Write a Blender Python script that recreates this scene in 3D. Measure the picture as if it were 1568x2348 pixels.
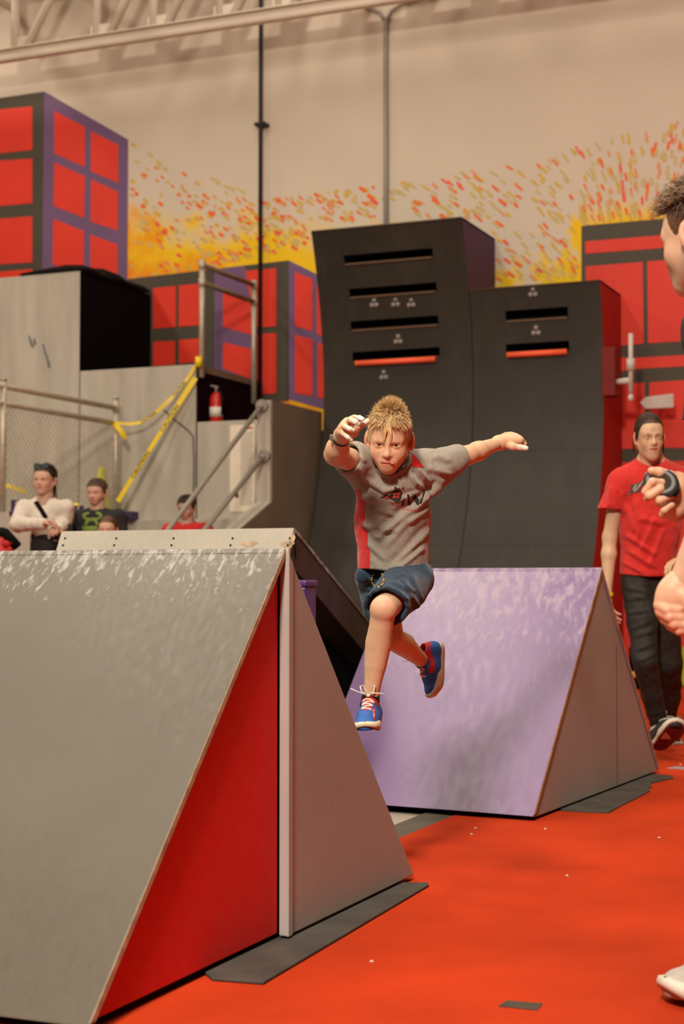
import bpy, bmesh, math, random
import numpy as np
from mathutils import Vector, Matrix, Euler, noise as mnoise
from mathutils.bvhtree import BVHTree

for _o in list(bpy.data.objects):
    bpy.data.objects.remove(_o, do_unlink=True)
SC = bpy.context.scene
COL = SC.collection

# ------------------------------------------------------------------ camera
CAM_Z = 0.90
FPX = 3650.0                      # focal length in pixels of the 1568 x 2348 frame
YAW, PITCH = math.radians(22.96), math.radians(2.525)
cam_d = bpy.data.cameras.new('camera')
cam = bpy.data.objects.new('camera', cam_d)
COL.objects.link(cam)
cam.location = (0, 0, CAM_Z)
cam.rotation_euler = (math.pi / 2 + PITCH, 0, YAW)
cam_d.sensor_fit = 'VERTICAL'
cam_d.sensor_height = 36.0
cam_d.lens = 36.0 * FPX / 2348.0
cam_d.clip_end = 200
cam_d.dof.use_dof = True
cam_d.dof.focus_distance = 4.9
cam_d.dof.aperture_fstop = 4.0
SC.camera = cam

# ------------------------------------------------------------------ world, lights, exposure
SC.view_settings.view_transform = 'Standard'
SC.view_settings.look = 'None'
SC.view_settings.gamma = 1.0
SC.view_settings.use_curve_mapping = False
SC.view_settings.exposure = -0.12
W = bpy.data.worlds.new('world')
SC.world = W
W.use_nodes = True
W.node_tree.nodes['Background'].inputs[0].default_value = (1.0, 0.82, 0.66, 1)
W.node_tree.nodes['Background'].inputs[1].default_value = 0.03

def area_light(name, loc, size, power, color=(1.0, 0.875, 0.72), aim=None, size_y=None):
    d = bpy.data.lights.new(name, 'AREA')
    d.energy = power
    d.color = color
    d.shape = 'RECTANGLE' if size_y else 'SQUARE'
    d.size = size
    if size_y:
        d.size_y = size_y
    o = bpy.data.objects.new(name, d)
    COL.objects.link(o)
    o.location = loc
    if aim is not None:
        o.rotation_euler = (Vector(aim) - Vector(loc)).to_track_quat('-Z', 'Y').to_euler()
    return o

area_light('ceiling_lamp_light', (-0.66, -2.85, 6.6), 1.0, 1250, aim=(-1.6, 4.5, 0.6))
for _x in (-11.0, -6.1, -0.5):
    for _y in (3.1, 6.1):
        area_light('ceiling_lamp_light', (_x, _y, 8.6), 0.9, 168, size_y=1.6)
for _x, _p in ((-11.2, 150), (-6.0, 75), (-1.0, 60)):
    area_light('ceiling_lamp_light', (_x, 11.6, 8.6), 0.6, _p, size_y=2.0)

# ------------------------------------------------------------------ geometry from the camera model
_R = np.array(Euler((math.pi / 2 + PITCH, 0, YAW)).to_matrix())
_C = np.array([0, 0, CAM_Z])

def ray(px, py):
    return _R @ np.array([(px - 784.0) / FPX, (1174.0 - py) / FPX, -1.0])

def at(px, py, d):
    """point at distance d along the optical axis"""
    return _C + ray(px, py) * d

def at_y(px, py, y):
    r = ray(px, py)
    return _C + r * (y / r[1])

def at_x(px, py, x):
    r = ray(px, py)
    return _C + r * (x / r[0])

def at_z(px, py, z):
    r = ray(px, py)
    return _C + r * ((z - CAM_Z) / r[2])

CAM_R = _R[:, 0].copy()            # camera right
CAM_U = _R[:, 1].copy()            # camera up
CAM_B = _R[:, 2].copy()            # towards camera

# ------------------------------------------------------------------ materials
def srgb(r, g, b):
    f = lambda c: (c / 255 / 12.92) if c / 255 <= 0.04045 else ((c / 255 + 0.055) / 1.055) ** 2.4
    return (f(r), f(g), f(b))

MATS = {}

def mat(name, col, rough=0.6, var=0.10, scale=5.0, bump=0.0, bscale=150.0, spec=0.4, metal=0.0,
        stretch=(1, 1, 1), sss=0.0, coat=0.0, emit=None, emit_s=0.0):
    if name in MATS:
        return MATS[name]
    m = bpy.data.materials.new(name)
    m.use_nodes = True
    nt = m.node_tree
    N, L = nt.nodes, nt.links
    b = N['Principled BSDF']
    tc = N.new('ShaderNodeTexCoord')
    mp = N.new('ShaderNodeMapping')
    mp.inputs['Scale'].default_value = stretch
    L.new(tc.outputs['Object'], mp.inputs['Vector'])
    no = N.new('ShaderNodeTexNoise')
    no.inputs['Scale'].default_value = scale
    no.inputs['Detail'].default_value = 5
    L.new(mp.outputs[0], no.inputs['Vector'])
    rp = N.new('ShaderNodeValToRGB')
    c0 = [max(0, c * (1 - var)) for c in col[:3]] + [1]
    c1 = [min(1, c * (1 + var)) for c in col[:3]] + [1]
    rp.color_ramp.elements[0].position = 0.3
    rp.color_ramp.elements[1].position = 0.7
    rp.color_ramp.elements[0].color = c0
    rp.color_ramp.elements[1].color = c1
    L.new(no.outputs['Fac'], rp.inputs['Fac'])
    L.new(rp.outputs['Color'], b.inputs['Base Color'])
    b.inputs['Roughness'].default_value = rough
    b.inputs['Metallic'].default_value = metal
    b.inputs['Specular IOR Level'].default_value = spec
    if coat:
        b.inputs['Coat Weight'].default_value = coat
        b.inputs['Coat Roughness'].default_value = 0.25
    if sss:
        b.inputs['Subsurface Weight'].default_value = sss
        b.inputs['Subsurface Radius'].default_value = (0.012, 0.004, 0.002)
        b.inputs['Subsurface Scale'].default_value = 0.6
    if bump:
        n2 = N.new('ShaderNodeTexNoise')
        n2.inputs['Scale'].default_value = bscale
        n2.inputs['Detail'].default_value = 4
        L.new(mp.outputs[0], n2.inputs['Vector'])
        bp = N.new('ShaderNodeBump')
        bp.inputs['Strength'].default_value = bump
        bp.inputs['Distance'].default_value = 0.01
        L.new(n2.outputs['Fac'], bp.inputs['Height'])
        L.new(bp.outputs[0], b.inputs['Normal'])
    if emit:
        b.inputs['Emission Color'].default_value = (*emit, 1)
        b.inputs['Emission Strength'].default_value = emit_s
    MATS[name] = m
    return m

def nodes_of(m):
    return m.node_tree.nodes, m.node_tree.links, m.node_tree.nodes['Principled BSDF']

# ------------------------------------------------------------------ objects
def tag(o, label=None, cat=None, group=None, kind=None):
    if label:
        o['label'] = label
    if cat:
        o['category'] = cat
    if group:
        o['group'] = group
    if kind:
        o['kind'] = kind
    return o

def empty(name, loc, label=None, cat=None, group=None, kind=None):
    o = bpy.data.objects.new(name, None)
    o.empty_display_size = 0.1
    COL.objects.link(o)
    o.location = tuple(float(v) for v in loc)
    return tag(o, label, cat, group, kind)

def world_origin(o):
    p = Vector((0, 0, 0))
    while o is not None:
        p = p + o.location
        o = o.parent
    return p

def link_mesh(name, me, m, parent=None, origin=None):
    """mesh is given in world coordinates; origin is where the object's own origin goes"""
    if origin is None:
        if parent is not None:
            origin = world_origin(parent)
        else:
            co = np.empty(len(me.vertices) * 3)
            me.vertices.foreach_get('co', co)
            co = co.reshape(-1, 3)
            lo, hi = co.min(0), co.max(0)
            origin = Vector(((lo[0] + hi[0]) / 2, (lo[1] + hi[1]) / 2, lo[2]))
    origin = Vector(tuple(float(v) for v in origin))
    me.transform(Matrix.Translation(-origin))
    for mm in (m if isinstance(m, (list, tuple)) else [m]):
        me.materials.append(mm)
    o = bpy.data.objects.new(name, me)
    COL.objects.link(o)
    if parent is not None:
        o.parent = parent
        o.location = origin - world_origin(parent)
    else:
        o.location = origin
    return o

def poly(name, V, F, m, parent=None, origin=None, smooth=False, bevel=0.0, midx=None):
    me = bpy.data.meshes.new(name)
    me.from_pydata([tuple(float(c) for c in v) for v in V], [], [tuple(f) for f in F])
    bm = bmesh.new()
    bm.from_mesh(me)
    bmesh.ops.recalc_face_normals(bm, faces=bm.faces)
    if bevel:
        bmesh.ops.bevel(bm, geom=[e for e in bm.edges if e.is_manifold and e.calc_face_angle(0) > 0.35] , offset=bevel, segments=2,
                        affect='EDGES', profile=0.5, clamp_overlap=True)
    bm.to_mesh(me)
    bm.free()
    if midx is not None:
        me.polygons.foreach_set('material_index', midx)
    if smooth:
        me.polygons.foreach_set('use_smooth', [True] * len(me.polygons))
    return link_mesh(name, me, m, parent, origin)

BOXF = [(0, 1, 3, 2), (4, 6, 7, 5), (0, 4, 5, 1), (2, 3, 7, 6), (0, 2, 6, 4), (1, 5, 7, 3)]

def box(name, lo, hi, m, parent=None, bevel=0.0, rot=None, origin=None):
    V = [(x, y, z) for x in (lo[0], hi[0]) for y in (lo[1], hi[1]) for z in (lo[2], hi[2])]
    if rot is not None:
        ang, piv = rot
        c, s = math.cos(ang), math.sin(ang)
        V = [(piv[0] + (x - piv[0]) * c - (y - piv[1]) * s, piv[1] + (x - piv[0]) * s + (y - piv[1]) * c, z) for x, y, z in V]
    return poly(name, V, BOXF, m, parent, origin, bevel=bevel)

def prism(name, P, ext, m, parent=None, bevel=0.0, smooth=False):
    """polygon P (list of 3-D points) swept by the vector ext"""
    P = [np.array(p, float) for p in P]
    n = len(P)
    V = P + [p + np.array(ext, float) for p in P]
    F = [tuple(range(n)), tuple(range(2 * n - 1, n - 1, -1))] + [(i, (i + 1) % n, n + (i + 1) % n, n + i) for i in range(n)]
    return poly(name, V, F, m, parent, bevel=bevel, smooth=smooth)

def tube_geo(P, r, n=10, cap=True):
    P = [Vector(tuple(float(c) for c in p)) for p in P]
    R = r if hasattr(r, '__len__') else [r] * len(P)
    V, F = [], []
    up = None
    for i, p in enumerate(P):
        t = (P[min(i + 1, len(P) - 1)] - P[max(i - 1, 0)])
        t = t.normalized() if t.length > 1e-9 else Vector((0, 0, 1))
        if up is None:
            up = Vector((0, 0, 1)) if abs(t.z) < 0.9 else Vector((1, 0, 0))
        a = t.cross(up)
        if a.length < 1e-6:
            a = t.cross(Vector((1, 0.3, 0)))
        a.normalize()
        b = a.cross(t).normalized()
        up = b
        for k in range(n):
            th = 2 * math.pi * k / n
            V.append(p + (a * math.cos(th) + b * math.sin(th)) * R[i])
    for i in range(len(P) - 1):
        for k in range(n):
            F.append((i * n + k, i * n + (k + 1) % n, (i + 1) * n + (k + 1) % n, (i + 1) * n + k))
    if cap:
        F.append(tuple(range(n - 1, -1, -1)))
        F.append(tuple(range((len(P) - 1) * n, len(P) * n)))
    return V, F

def tube(name, P, r, m, parent=None, n=10):
    V, F = tube_geo(P, r, n)
    o = poly(name, V, F, m, parent)
    for p in o.data.polygons:
        p.use_smooth = len(p.vertices) == 4
    return o

def merge(*geos):
    V, F = [], []
    for v, f in geos:
        k = len(V)
        V += list(v)
        F += [tuple(i + k for i in ff) for ff in f]
    return V, F

def ribbon_geo(P, w, t=0.001):
    """flat strip along the points P; w = list of half-width vectors, t thickness"""
    V, F = [], []
    P = [np.array(p, float) for p in P]
    n = len(P)
    for i in range(n):
        d = P[min(i + 1, n - 1)] - P[max(i - 1, 0)]
        nn = np.cross(d, w[i])
        nn = nn / (np.linalg.norm(nn) + 1e-9) * t / 2
        V += [P[i] - w[i] - nn, P[i] + w[i] - nn, P[i] + w[i] + nn, P[i] - w[i] + nn]
    for i in range(n - 1):
        for k in range(4):
            F.append((4 * i + k, 4 * i + (k + 1) % 4, 4 * i + 4 + (k + 1) % 4, 4 * i + 4 + k))
    F += [(3, 2, 1, 0), tuple(4 * (n - 1) + k for k in range(4))]
    return V, F

def text_mesh(body, size, align='CENTER', bold=0.0, ext=0.0):
    """a text as a flat mesh (x right, y up), returns V, F"""
    cu = bpy.data.curves.new('txt', 'FONT')
    cu.body = body
    cu.size = size
    cu.align_x = align
    cu.offset = bold
    cu.extrude = ext
    cu.resolution_u = 3
    ob = bpy.data.objects.new('txt', cu)
    COL.objects.link(ob)
    dg = bpy.context.evaluated_depsgraph_get()
    me = bpy.data.meshes.new_from_object(ob.evaluated_get(dg))
    V = [tuple(v.co) for v in me.vertices]
    F = [tuple(p.vertices) for p in me.polygons]
    bpy.data.objects.remove(ob, do_unlink=True)
    bpy.data.curves.remove(cu)
    bpy.data.meshes.remove(me)
    return V, F
# =================================================================== THE PLACE
YW = 14.2            # back wall
YT = 12.84           # front of the grey stepped tower
XC = -2.02           # left edge of the red carpet
rng = random.Random(7)

# ------------------------------------------------------------------ floor
M_carpet = mat('red_carpet', (0.45, 0.038, 0.008), rough=0.95, var=0.2, scale=1.8, bump=0.35, bscale=420, spec=0.1)
M_floor_grey = mat('grey_concrete', (0.33, 0.29, 0.24), rough=0.8, var=0.12, scale=3)
M_floor_dark = mat('dark_grey_carpet', (0.105, 0.092, 0.072), rough=0.95, var=0.12, scale=8, bump=0.2, bscale=400, spec=0.1)
fl = box('floor', (-16, -6, -0.30), (9, YW, -0.012), M_floor_grey)
tag(fl, 'pale grey concrete floor under the carpet', kind='structure')
o = box('carpet', (XC, -6, -0.012), (9, YW, 0.0), M_carpet)
tag(o, 'bright red carpet covering the gym floor', 'carpet', kind='structure')
o = box('carpet', (-16, 7.7, -0.012), (XC, YW, 0.0), M_carpet)
tag(o, 'red carpet in front of the back wall, left part', 'carpet', kind='structure')
o = box('carpet_border', (XC - 0.13, -6, -0.012), (XC, 7.7, -0.002), M_floor_dark)
tag(o, 'dark grey strip along the red carpet edge', 'carpet', kind='structure')

# ------------------------------------------------------------------ back wall with the mural
def wl(px, py, off=0.0):
    return at_y(px, py, YW - off)

M_wall = mat('wall_paint', (0.62, 0.535, 0.43), rough=0.75, var=0.03, scale=1.0, spec=0.25)
N, L, B = nodes_of(M_wall)
base = B.inputs['Base Color'].links[0].from_socket
prev = base
for an, colr in (('yellow', (0.84, 0.53, 0.010)), ('orange', (0.80, 0.16, 0.006))):
    a = N.new('ShaderNodeAttribute')
    a.attribute_name = an
    mx = N.new('ShaderNodeMix')
    mx.data_type = 'RGBA'
    L.new(a.outputs['Fac'], mx.inputs['Factor'])
    L.new(prev, mx.inputs['A'])
    mx.inputs['B'].default_value = (*colr, 1)
    prev = mx.outputs['Result']
L.new(prev, B.inputs['Base Color'])

xs = sorted(set([-16.0, 9.0] + list(np.round(np.arange(-9.6, -1.2, 0.045), 4))))
zs = sorted(set([0.0, 9.6] + list(np.round(np.arange(3.0, 5.4, 0.045), 4))))
nx, nz = len(xs), len(zs)
V = [(x, YW, z) for z in zs for x in xs]
F = [(j * nx + i, j * nx + i + 1, (j + 1) * nx + i + 1, (j + 1) * nx + i) for j in range(nz - 1) for i in range(nx - 1)]
me = bpy.data.meshes.new('wall_back')
me.from_pydata(V, [], F)
yel, org = [], []
pL0, pL1 = wl(294, 640), wl(722, 640)
pR0, pR1 = wl(1122, 655), wl(1335, 500)

def sm(a, b, v):
    t = max(0, min(1, (v - a) / (b - a)))
    return t * t * (3 - 2 * t)

for (x, y, z) in V:
    n1 = mnoise.fractal((x * 2.2, z * 2.2, 3.1), 0.8, 2.0, 4)
    n2 = mnoise.fractal((x * 9, z * 9 + x * 6, 7.7), 0.7, 2.0, 3)
    f = g = 0.0
    if pL0[0] - .05 < x < pL1[0] + 1.2:
        u = (x - pL0[0]) / (pL1[0] - pL0[0])
        zt = pL0[2] + 0.74 - 0.40 * u + 0.25 * n1
        f = sm(-0.10, 0.30, zt - z + 0.14 * n2)
        g = sm(-0.1, 0.35, 0.42 - 0.85 * u - (z - pL0[2]) * 0.62 + 0.35 * n1 + 0.14 * n2)
    elif x > pR0[0] - 0.3:
        u = (x - pR0[0]) / (pR1[0] - pR0[0])
        zt = pR0[2] - 0.05 + 0.62 * max(0, u) ** 1.8 + 0.42 * n2 + 0.15 * n1
        if u > 1.0:
            zt = pR1[2] + 0.06 + 0.1 * n1
        f = sm(-0.10, 0.16, zt - z)
    yel.append(f)
    org.append(g * 0.85)
for nme, vals in (('yellow', yel), ('orange', org)):
    at_ = me.attributes.new(nme, 'FLOAT', 'POINT')
    at_.data.foreach_set('value', vals)
wall = link_mesh('wall_back', me, M_wall, origin=(-5, YW, 0))
tag(wall, 'tall beige wall with a mural of red blocks and yellow paint splashes', kind='structure')
box('wall_backing', (-16, YW + 0.001, 0), (9, YW + 0.2, 9.6), mat('wall_core', (0.5, 0.45, 0.38)), wall)

# mural blocks: flat coats of paint on the wall, each field its own piece
P_dark = mat('mural_charcoal', (0.060, 0.050, 0.032), rough=0.6, var=0.1, scale=2)
P_purp = mat('mural_purple', (0.150, 0.078, 0.175), rough=0.6, var=0.08, scale=2)
P_red = mat('mural_red', (0.70, 0.032, 0.012), rough=0.55, var=0.06, scale=3)

def paint(name, pts, m, layer=1):
    prism(name, [wl(x, y) - np.array([0, 0.003 * layer + 0.001, 0]) for x, y in pts], (0, 0.003 * layer, 0), m, wall)

# large block, top left
paint('mural_front', [(-260, 262), (102, 210), (97, 640), (-260, 660)], P_dark)
paint('mural_side', [(102, 210), (294, 320), (292, 665), (97, 640)], P_purp)
for a in ([(-60, 257), (75, 244), (75, 344), (-60, 358)], [(-60, 372), (75, 364), (75, 466), (-60, 478)],
          [(-60, 507), (75, 496), (75, 602), (-60, 610)], [(-60, 628), (75, 617), (75, 700), (-60, 700)],
          [(125, 254), (196, 292), (195, 383), (125, 352)], [(209, 301), (272, 333), (272, 420), (209, 393)],
          [(125, 373), (195, 404), (194, 500), (123, 472)], [(210, 412), (271, 440), (270, 529), (208, 508)],
          [(123, 502), (193, 530), (192, 640), (121, 605)], [(208, 538), (270, 561), (270, 660), (208, 640)]):
    paint('mural_pane', a, P_red, 2)
# lower block in the middle
paint('mural_front', [(292, 640), (662, 597), (662, 920), (292, 930)], P_dark)
paint('mural_side', [(662, 597), (723, 627), (745, 640), (748, 940), (660, 915)], P_purp)
paint('mural_side', [(492, 617), (560, 610), (580, 640), (580, 880), (492, 860)], P_purp, 2)
for a in ([(352, 661), (404, 656), (404, 750), (352, 754)], [(411, 655), (464, 650), (464, 746), (411, 749)],
          [(352, 784), (402, 782), (402, 836), (352, 840)], [(411, 780), (462, 776), (462, 830), (411, 834)],
          [(512, 664), (577, 690), (577, 768), (512, 750)], [(512, 785), (577, 800), (577, 870), (512, 845)],
          [(563, 622), (634, 615), (634, 748), (588, 752)], [(589, 766), (634, 764), (634, 902), (589, 905)],
          [(677, 624), (717, 640), (717, 760), (677, 748)], [(727, 655), (745, 665), (745, 772), (727, 766)],
          [(677, 768), (717, 778), (717, 908), (677, 902)], [(729, 786), (746, 790), (748, 915), (729, 912)]):
    paint('mural_pane', a, P_red, 3)
# block on the right, behind the warped walls
paint('mural_front', [(1333, 518), (1800, 476), (1800, 1600), (1333, 1600)], P_dark)
for a in ([(1342, 554), (1800, 516), (1800, 548), (1342, 582)], [(1343, 611), (1474, 601), (1476, 788), (1343, 800)],
          [(1484, 600), (1800, 574), (1800, 770), (1486, 787)], [(1343, 820), (1456, 820), (1456, 848), (1343, 858)],
          [(1456, 821), (1800, 800), (1800, 828), (1456, 846)], [(1343, 884), (1478, 878), (1478, 1028), (1343, 1032)],
          [(1489, 877), (1800, 858), (1800, 1030), (1489, 1026)], [(1343, 1062), (1800, 1052), (1800, 1600), (1343, 1600)]):
    paint('mural_pane', a, P_red, 2)

# flying dashes of paint: far more than anybody could count
DM = [mat('dash_orange', (0.80, 0.13, 0.01), var=0.05), mat('dash_pink', (0.80, 0.085, 0.055), var=0.05),
      mat('dash_yellow', (0.62, 0.40, 0.05), var=0.05), mat('dash_pale_orange', (0.72, 0.27, 0.08), var=0.05),
      mat('dash_pale_yellow', (0.56, 0.42, 0.16), var=0.05)]
V, F, MI = [], [], []

def dash(px, py, ang, ln, wd, mi):
    c, s = math.cos(ang), math.sin(ang)
    k = len(V)
    for a, b in ((-1, -.35), (-.75, -1), (.75, -1), (1, -.35), (1, .35), (.75, 1), (-.75, 1), (-1, .35)):
        x, y = a * ln / 2, b * wd / 2
        V.append(wl(px + x * c - y * s, py + x * s + y * c, 0.0012 + 0.000004 * len(F)))
    F.append(tuple(range(k, k + 8)))
    MI.append(mi)

for i in range(470):
    u = rng.random()
    px = 300 + 560 * u ** 0.9
    h = 640 - 18 * (px - 300) / 100
    top = 325 + (px - 300) * 0.42 if px < 600 else 450 - (px - 600) * 0.08
    py = h - (h - top) * rng.random() ** (1.5 if px < 560 else 1.15)
    if rng.random() < 0.45 * (1 - (h - py) / max(1, h - top)) and px < 480:
        continue
    if px > 705 and py > 505:
        continue
    near = 1 - (h - py) / max(1, h - top)
    mi = rng.choices([0, 1, 2, 3, 4], [2.2, .8, 3, 2.5, 4])[0]
    s = 0.75 + 0.5 * rng.random()
    dash(px, py, math.radians(38 + rng.uniform(-10, 10)), s * rng.uniform(9, 17), s * rng.uniform(4.5, 8), mi)
for i in range(400):
    px = 880 + 690 * rng.random() ** 0.62
    t = (px - 880) / 690
    bot = 640 if px > 1120 else 500
    if px > 1333:
        bot = 512 - (px - 1333) * 0.09
    top = 420 - 140 * t ** 1.3
    py = bot - (bot - top) * rng.random() ** 1.35
    if 1045 < px < 1125 and py > 498 + (px - 1050) * .65:
        continue
    ang = math.radians(36 + 50 * sm(1180, 1500, px) + rng.uniform(-9, 9) + (12 if px > 1500 else 0))
    mi = rng.choices([0, 1, 2, 3, 4], [2.0, .9, 3.5, 1.2, 4])[0]
    dash(px, py, ang, rng.uniform(12, 26), rng.uniform(4, 7), mi)
sp = poly('paint_dashes', V, F, DM, wall, midx=MI)
tag(sp, 'orange, pink and yellow dashes of paint', kind='stuff')

# other walls and ceiling close the hall
M_wall2 = mat('hall_wall', (0.58, 0.49, 0.39), rough=0.8, var=0.03)
tag(box('wall_left', (-16.2, -6, 0), (-16, YW, 9.6), M_wall2), 'plain beige side wall of the hall', kind='structure')
tag(box('ceiling', (-16.2, -6, 9.6), (9, YW + .2, 9.8), mat('ceiling_deck', (0.42, 0.37, 0.31), rough=0.8)), 'pale metal deck ceiling', kind='structure')

# ------------------------------------------------------------------ roof truss along the wall
M_steel = mat('white_steel', (0.66, 0.58, 0.47), rough=0.55, var=0.05, scale=3)
YTR = 13.55
tz = lambda px, py: at_y(px, py, YTR)
pa, pb = tz(0, 122), tz(850, 6)
z_b = (pa[2] + pb[2]) / 2
tr = empty('roof_truss', (-6, YTR, z_b), 'white steel roof truss running along the top of the wall', 'truss')
box('bottom_chord', (-13.5, YTR - .05, z_b - 0.075), (4, YTR + .05, z_b + 0.045), M_steel, tr, 0.03)
box('chord_flange', (-13.5, YTR - .09, z_b + 0.03), (4, YTR + .09, z_b + 0.045), M_steel, tr, 0.004)
box('top_chord', (-13.5, YTR - .06, z_b + 1.12), (4, YTR + .06, z_b + 1.22), M_steel, tr)
for px in (35, 222, 353, 505, 640, 780, 930, 1080, 1230, 1380):
    b = tz(px, 80 - px * .137)
    x = b[0]
    tube('web_post', [(x, YTR, z_b), (x, YTR, z_b + 1.15)], 0.045, M_steel, tr, 8)
    tube('web_diagonal', [(x + .12, YTR, z_b), (x + .78, YTR, z_b + 1.15)], 0.045, M_steel, tr, 8)
    box('gusset', (x - .06, YTR - .02, z_b), (x + .2, YTR + .02, z_b + .16), M_steel, tr)

# joists running from the truss towards the hall
for px in (-60, 110, 245):
    b = tz(px, 20)
    jr = empty('ceiling_joist', (b[0], 13.0, z_b + .5), 'white open-web joist under the ceiling, %s' % {-60: 'out at the left edge', 110: 'nearest the red mural block', 245: 'right of the red mural block'}[px], 'joist', 'ceiling joists')
    for k in range(2):
        box('chord', (b[0] - .03, 10.0, z_b + .75 + k * .5), (b[0] + .03, YW - .02, z_b + .80 + k * .5), M_steel, jr)
    for k in range(7):
        y0 = 10.1 + k * .55
        tube('web_bar', [(b[0], y0, z_b + .77), (b[0], y0 + .27, z_b + 1.28)], .015, M_steel, jr, 6)
        tube('web_bar', [(b[0], y0 + .27, z_b + 1.28), (b[0], y0 + .55, z_b + .77)], .015, M_steel, jr, 6)

# ------------------------------------------------------------------ pipes on the wall
M_blackpipe = mat('black_pipe', (0.012, 0.010, 0.008), rough=0.5, var=0.1)
M_conduit = mat('grey_conduit', (0.30, 0.27, 0.235), rough=0.45, var=0.05)
p0, p1 = at_y(598, -40, YW - .09), at_y(602, 925, YW - .09)
pr = empty('drain_pipe', (p0[0], YW - .09, p1[2]), 'thin black pipe running down the beige wall', 'pipe')
tube('pipe', [(p0[0], YW - .09, 9.5), (p0[0], YW - .09, p1[2])], 0.020, M_blackpipe, pr)
c = at_y(603, 284, YW - .09)
box('clamp', (p0[0] - .06, YW - .12, c[2] - .016), (p0[0] + .06, YW - .002, c[2] + .016), M_blackpipe, pr, 0.005)
tube('clamp_bolt', [(p0[0] + .05, YW - .14, c[2]), (p0[0] + .05, YW - .1, c[2])], .012, M_blackpipe, pr)
q0, q1 = at_y(884, 45, YW - .03), at_y(886, 520, YW - .03)
cr = empty('wall_conduit', (q0[0], YW - .03, q1[2] - .5), 'grey conduit with a forked top on the beige wall', 'conduit')
tube('conduit_pipe', [(q0[0], YW - .03, q1[2] - .8), (q0[0], YW - .03, q0[2])], 0.024, M_conduit, cr)
for s in (-1, 1):
    tube('conduit_branch', [(q0[0], YW - .03, q0[2] - .02), (q0[0] + s * .06, YW - .03, q0[2] + .08), (q0[0] + s * .18, YW - .03, q0[2] + .14), (q0[0] + s * (.3 if s < 0 else 1.6), YW - .03, q0[2] + .24)], 0.017, M_conduit, cr)
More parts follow.
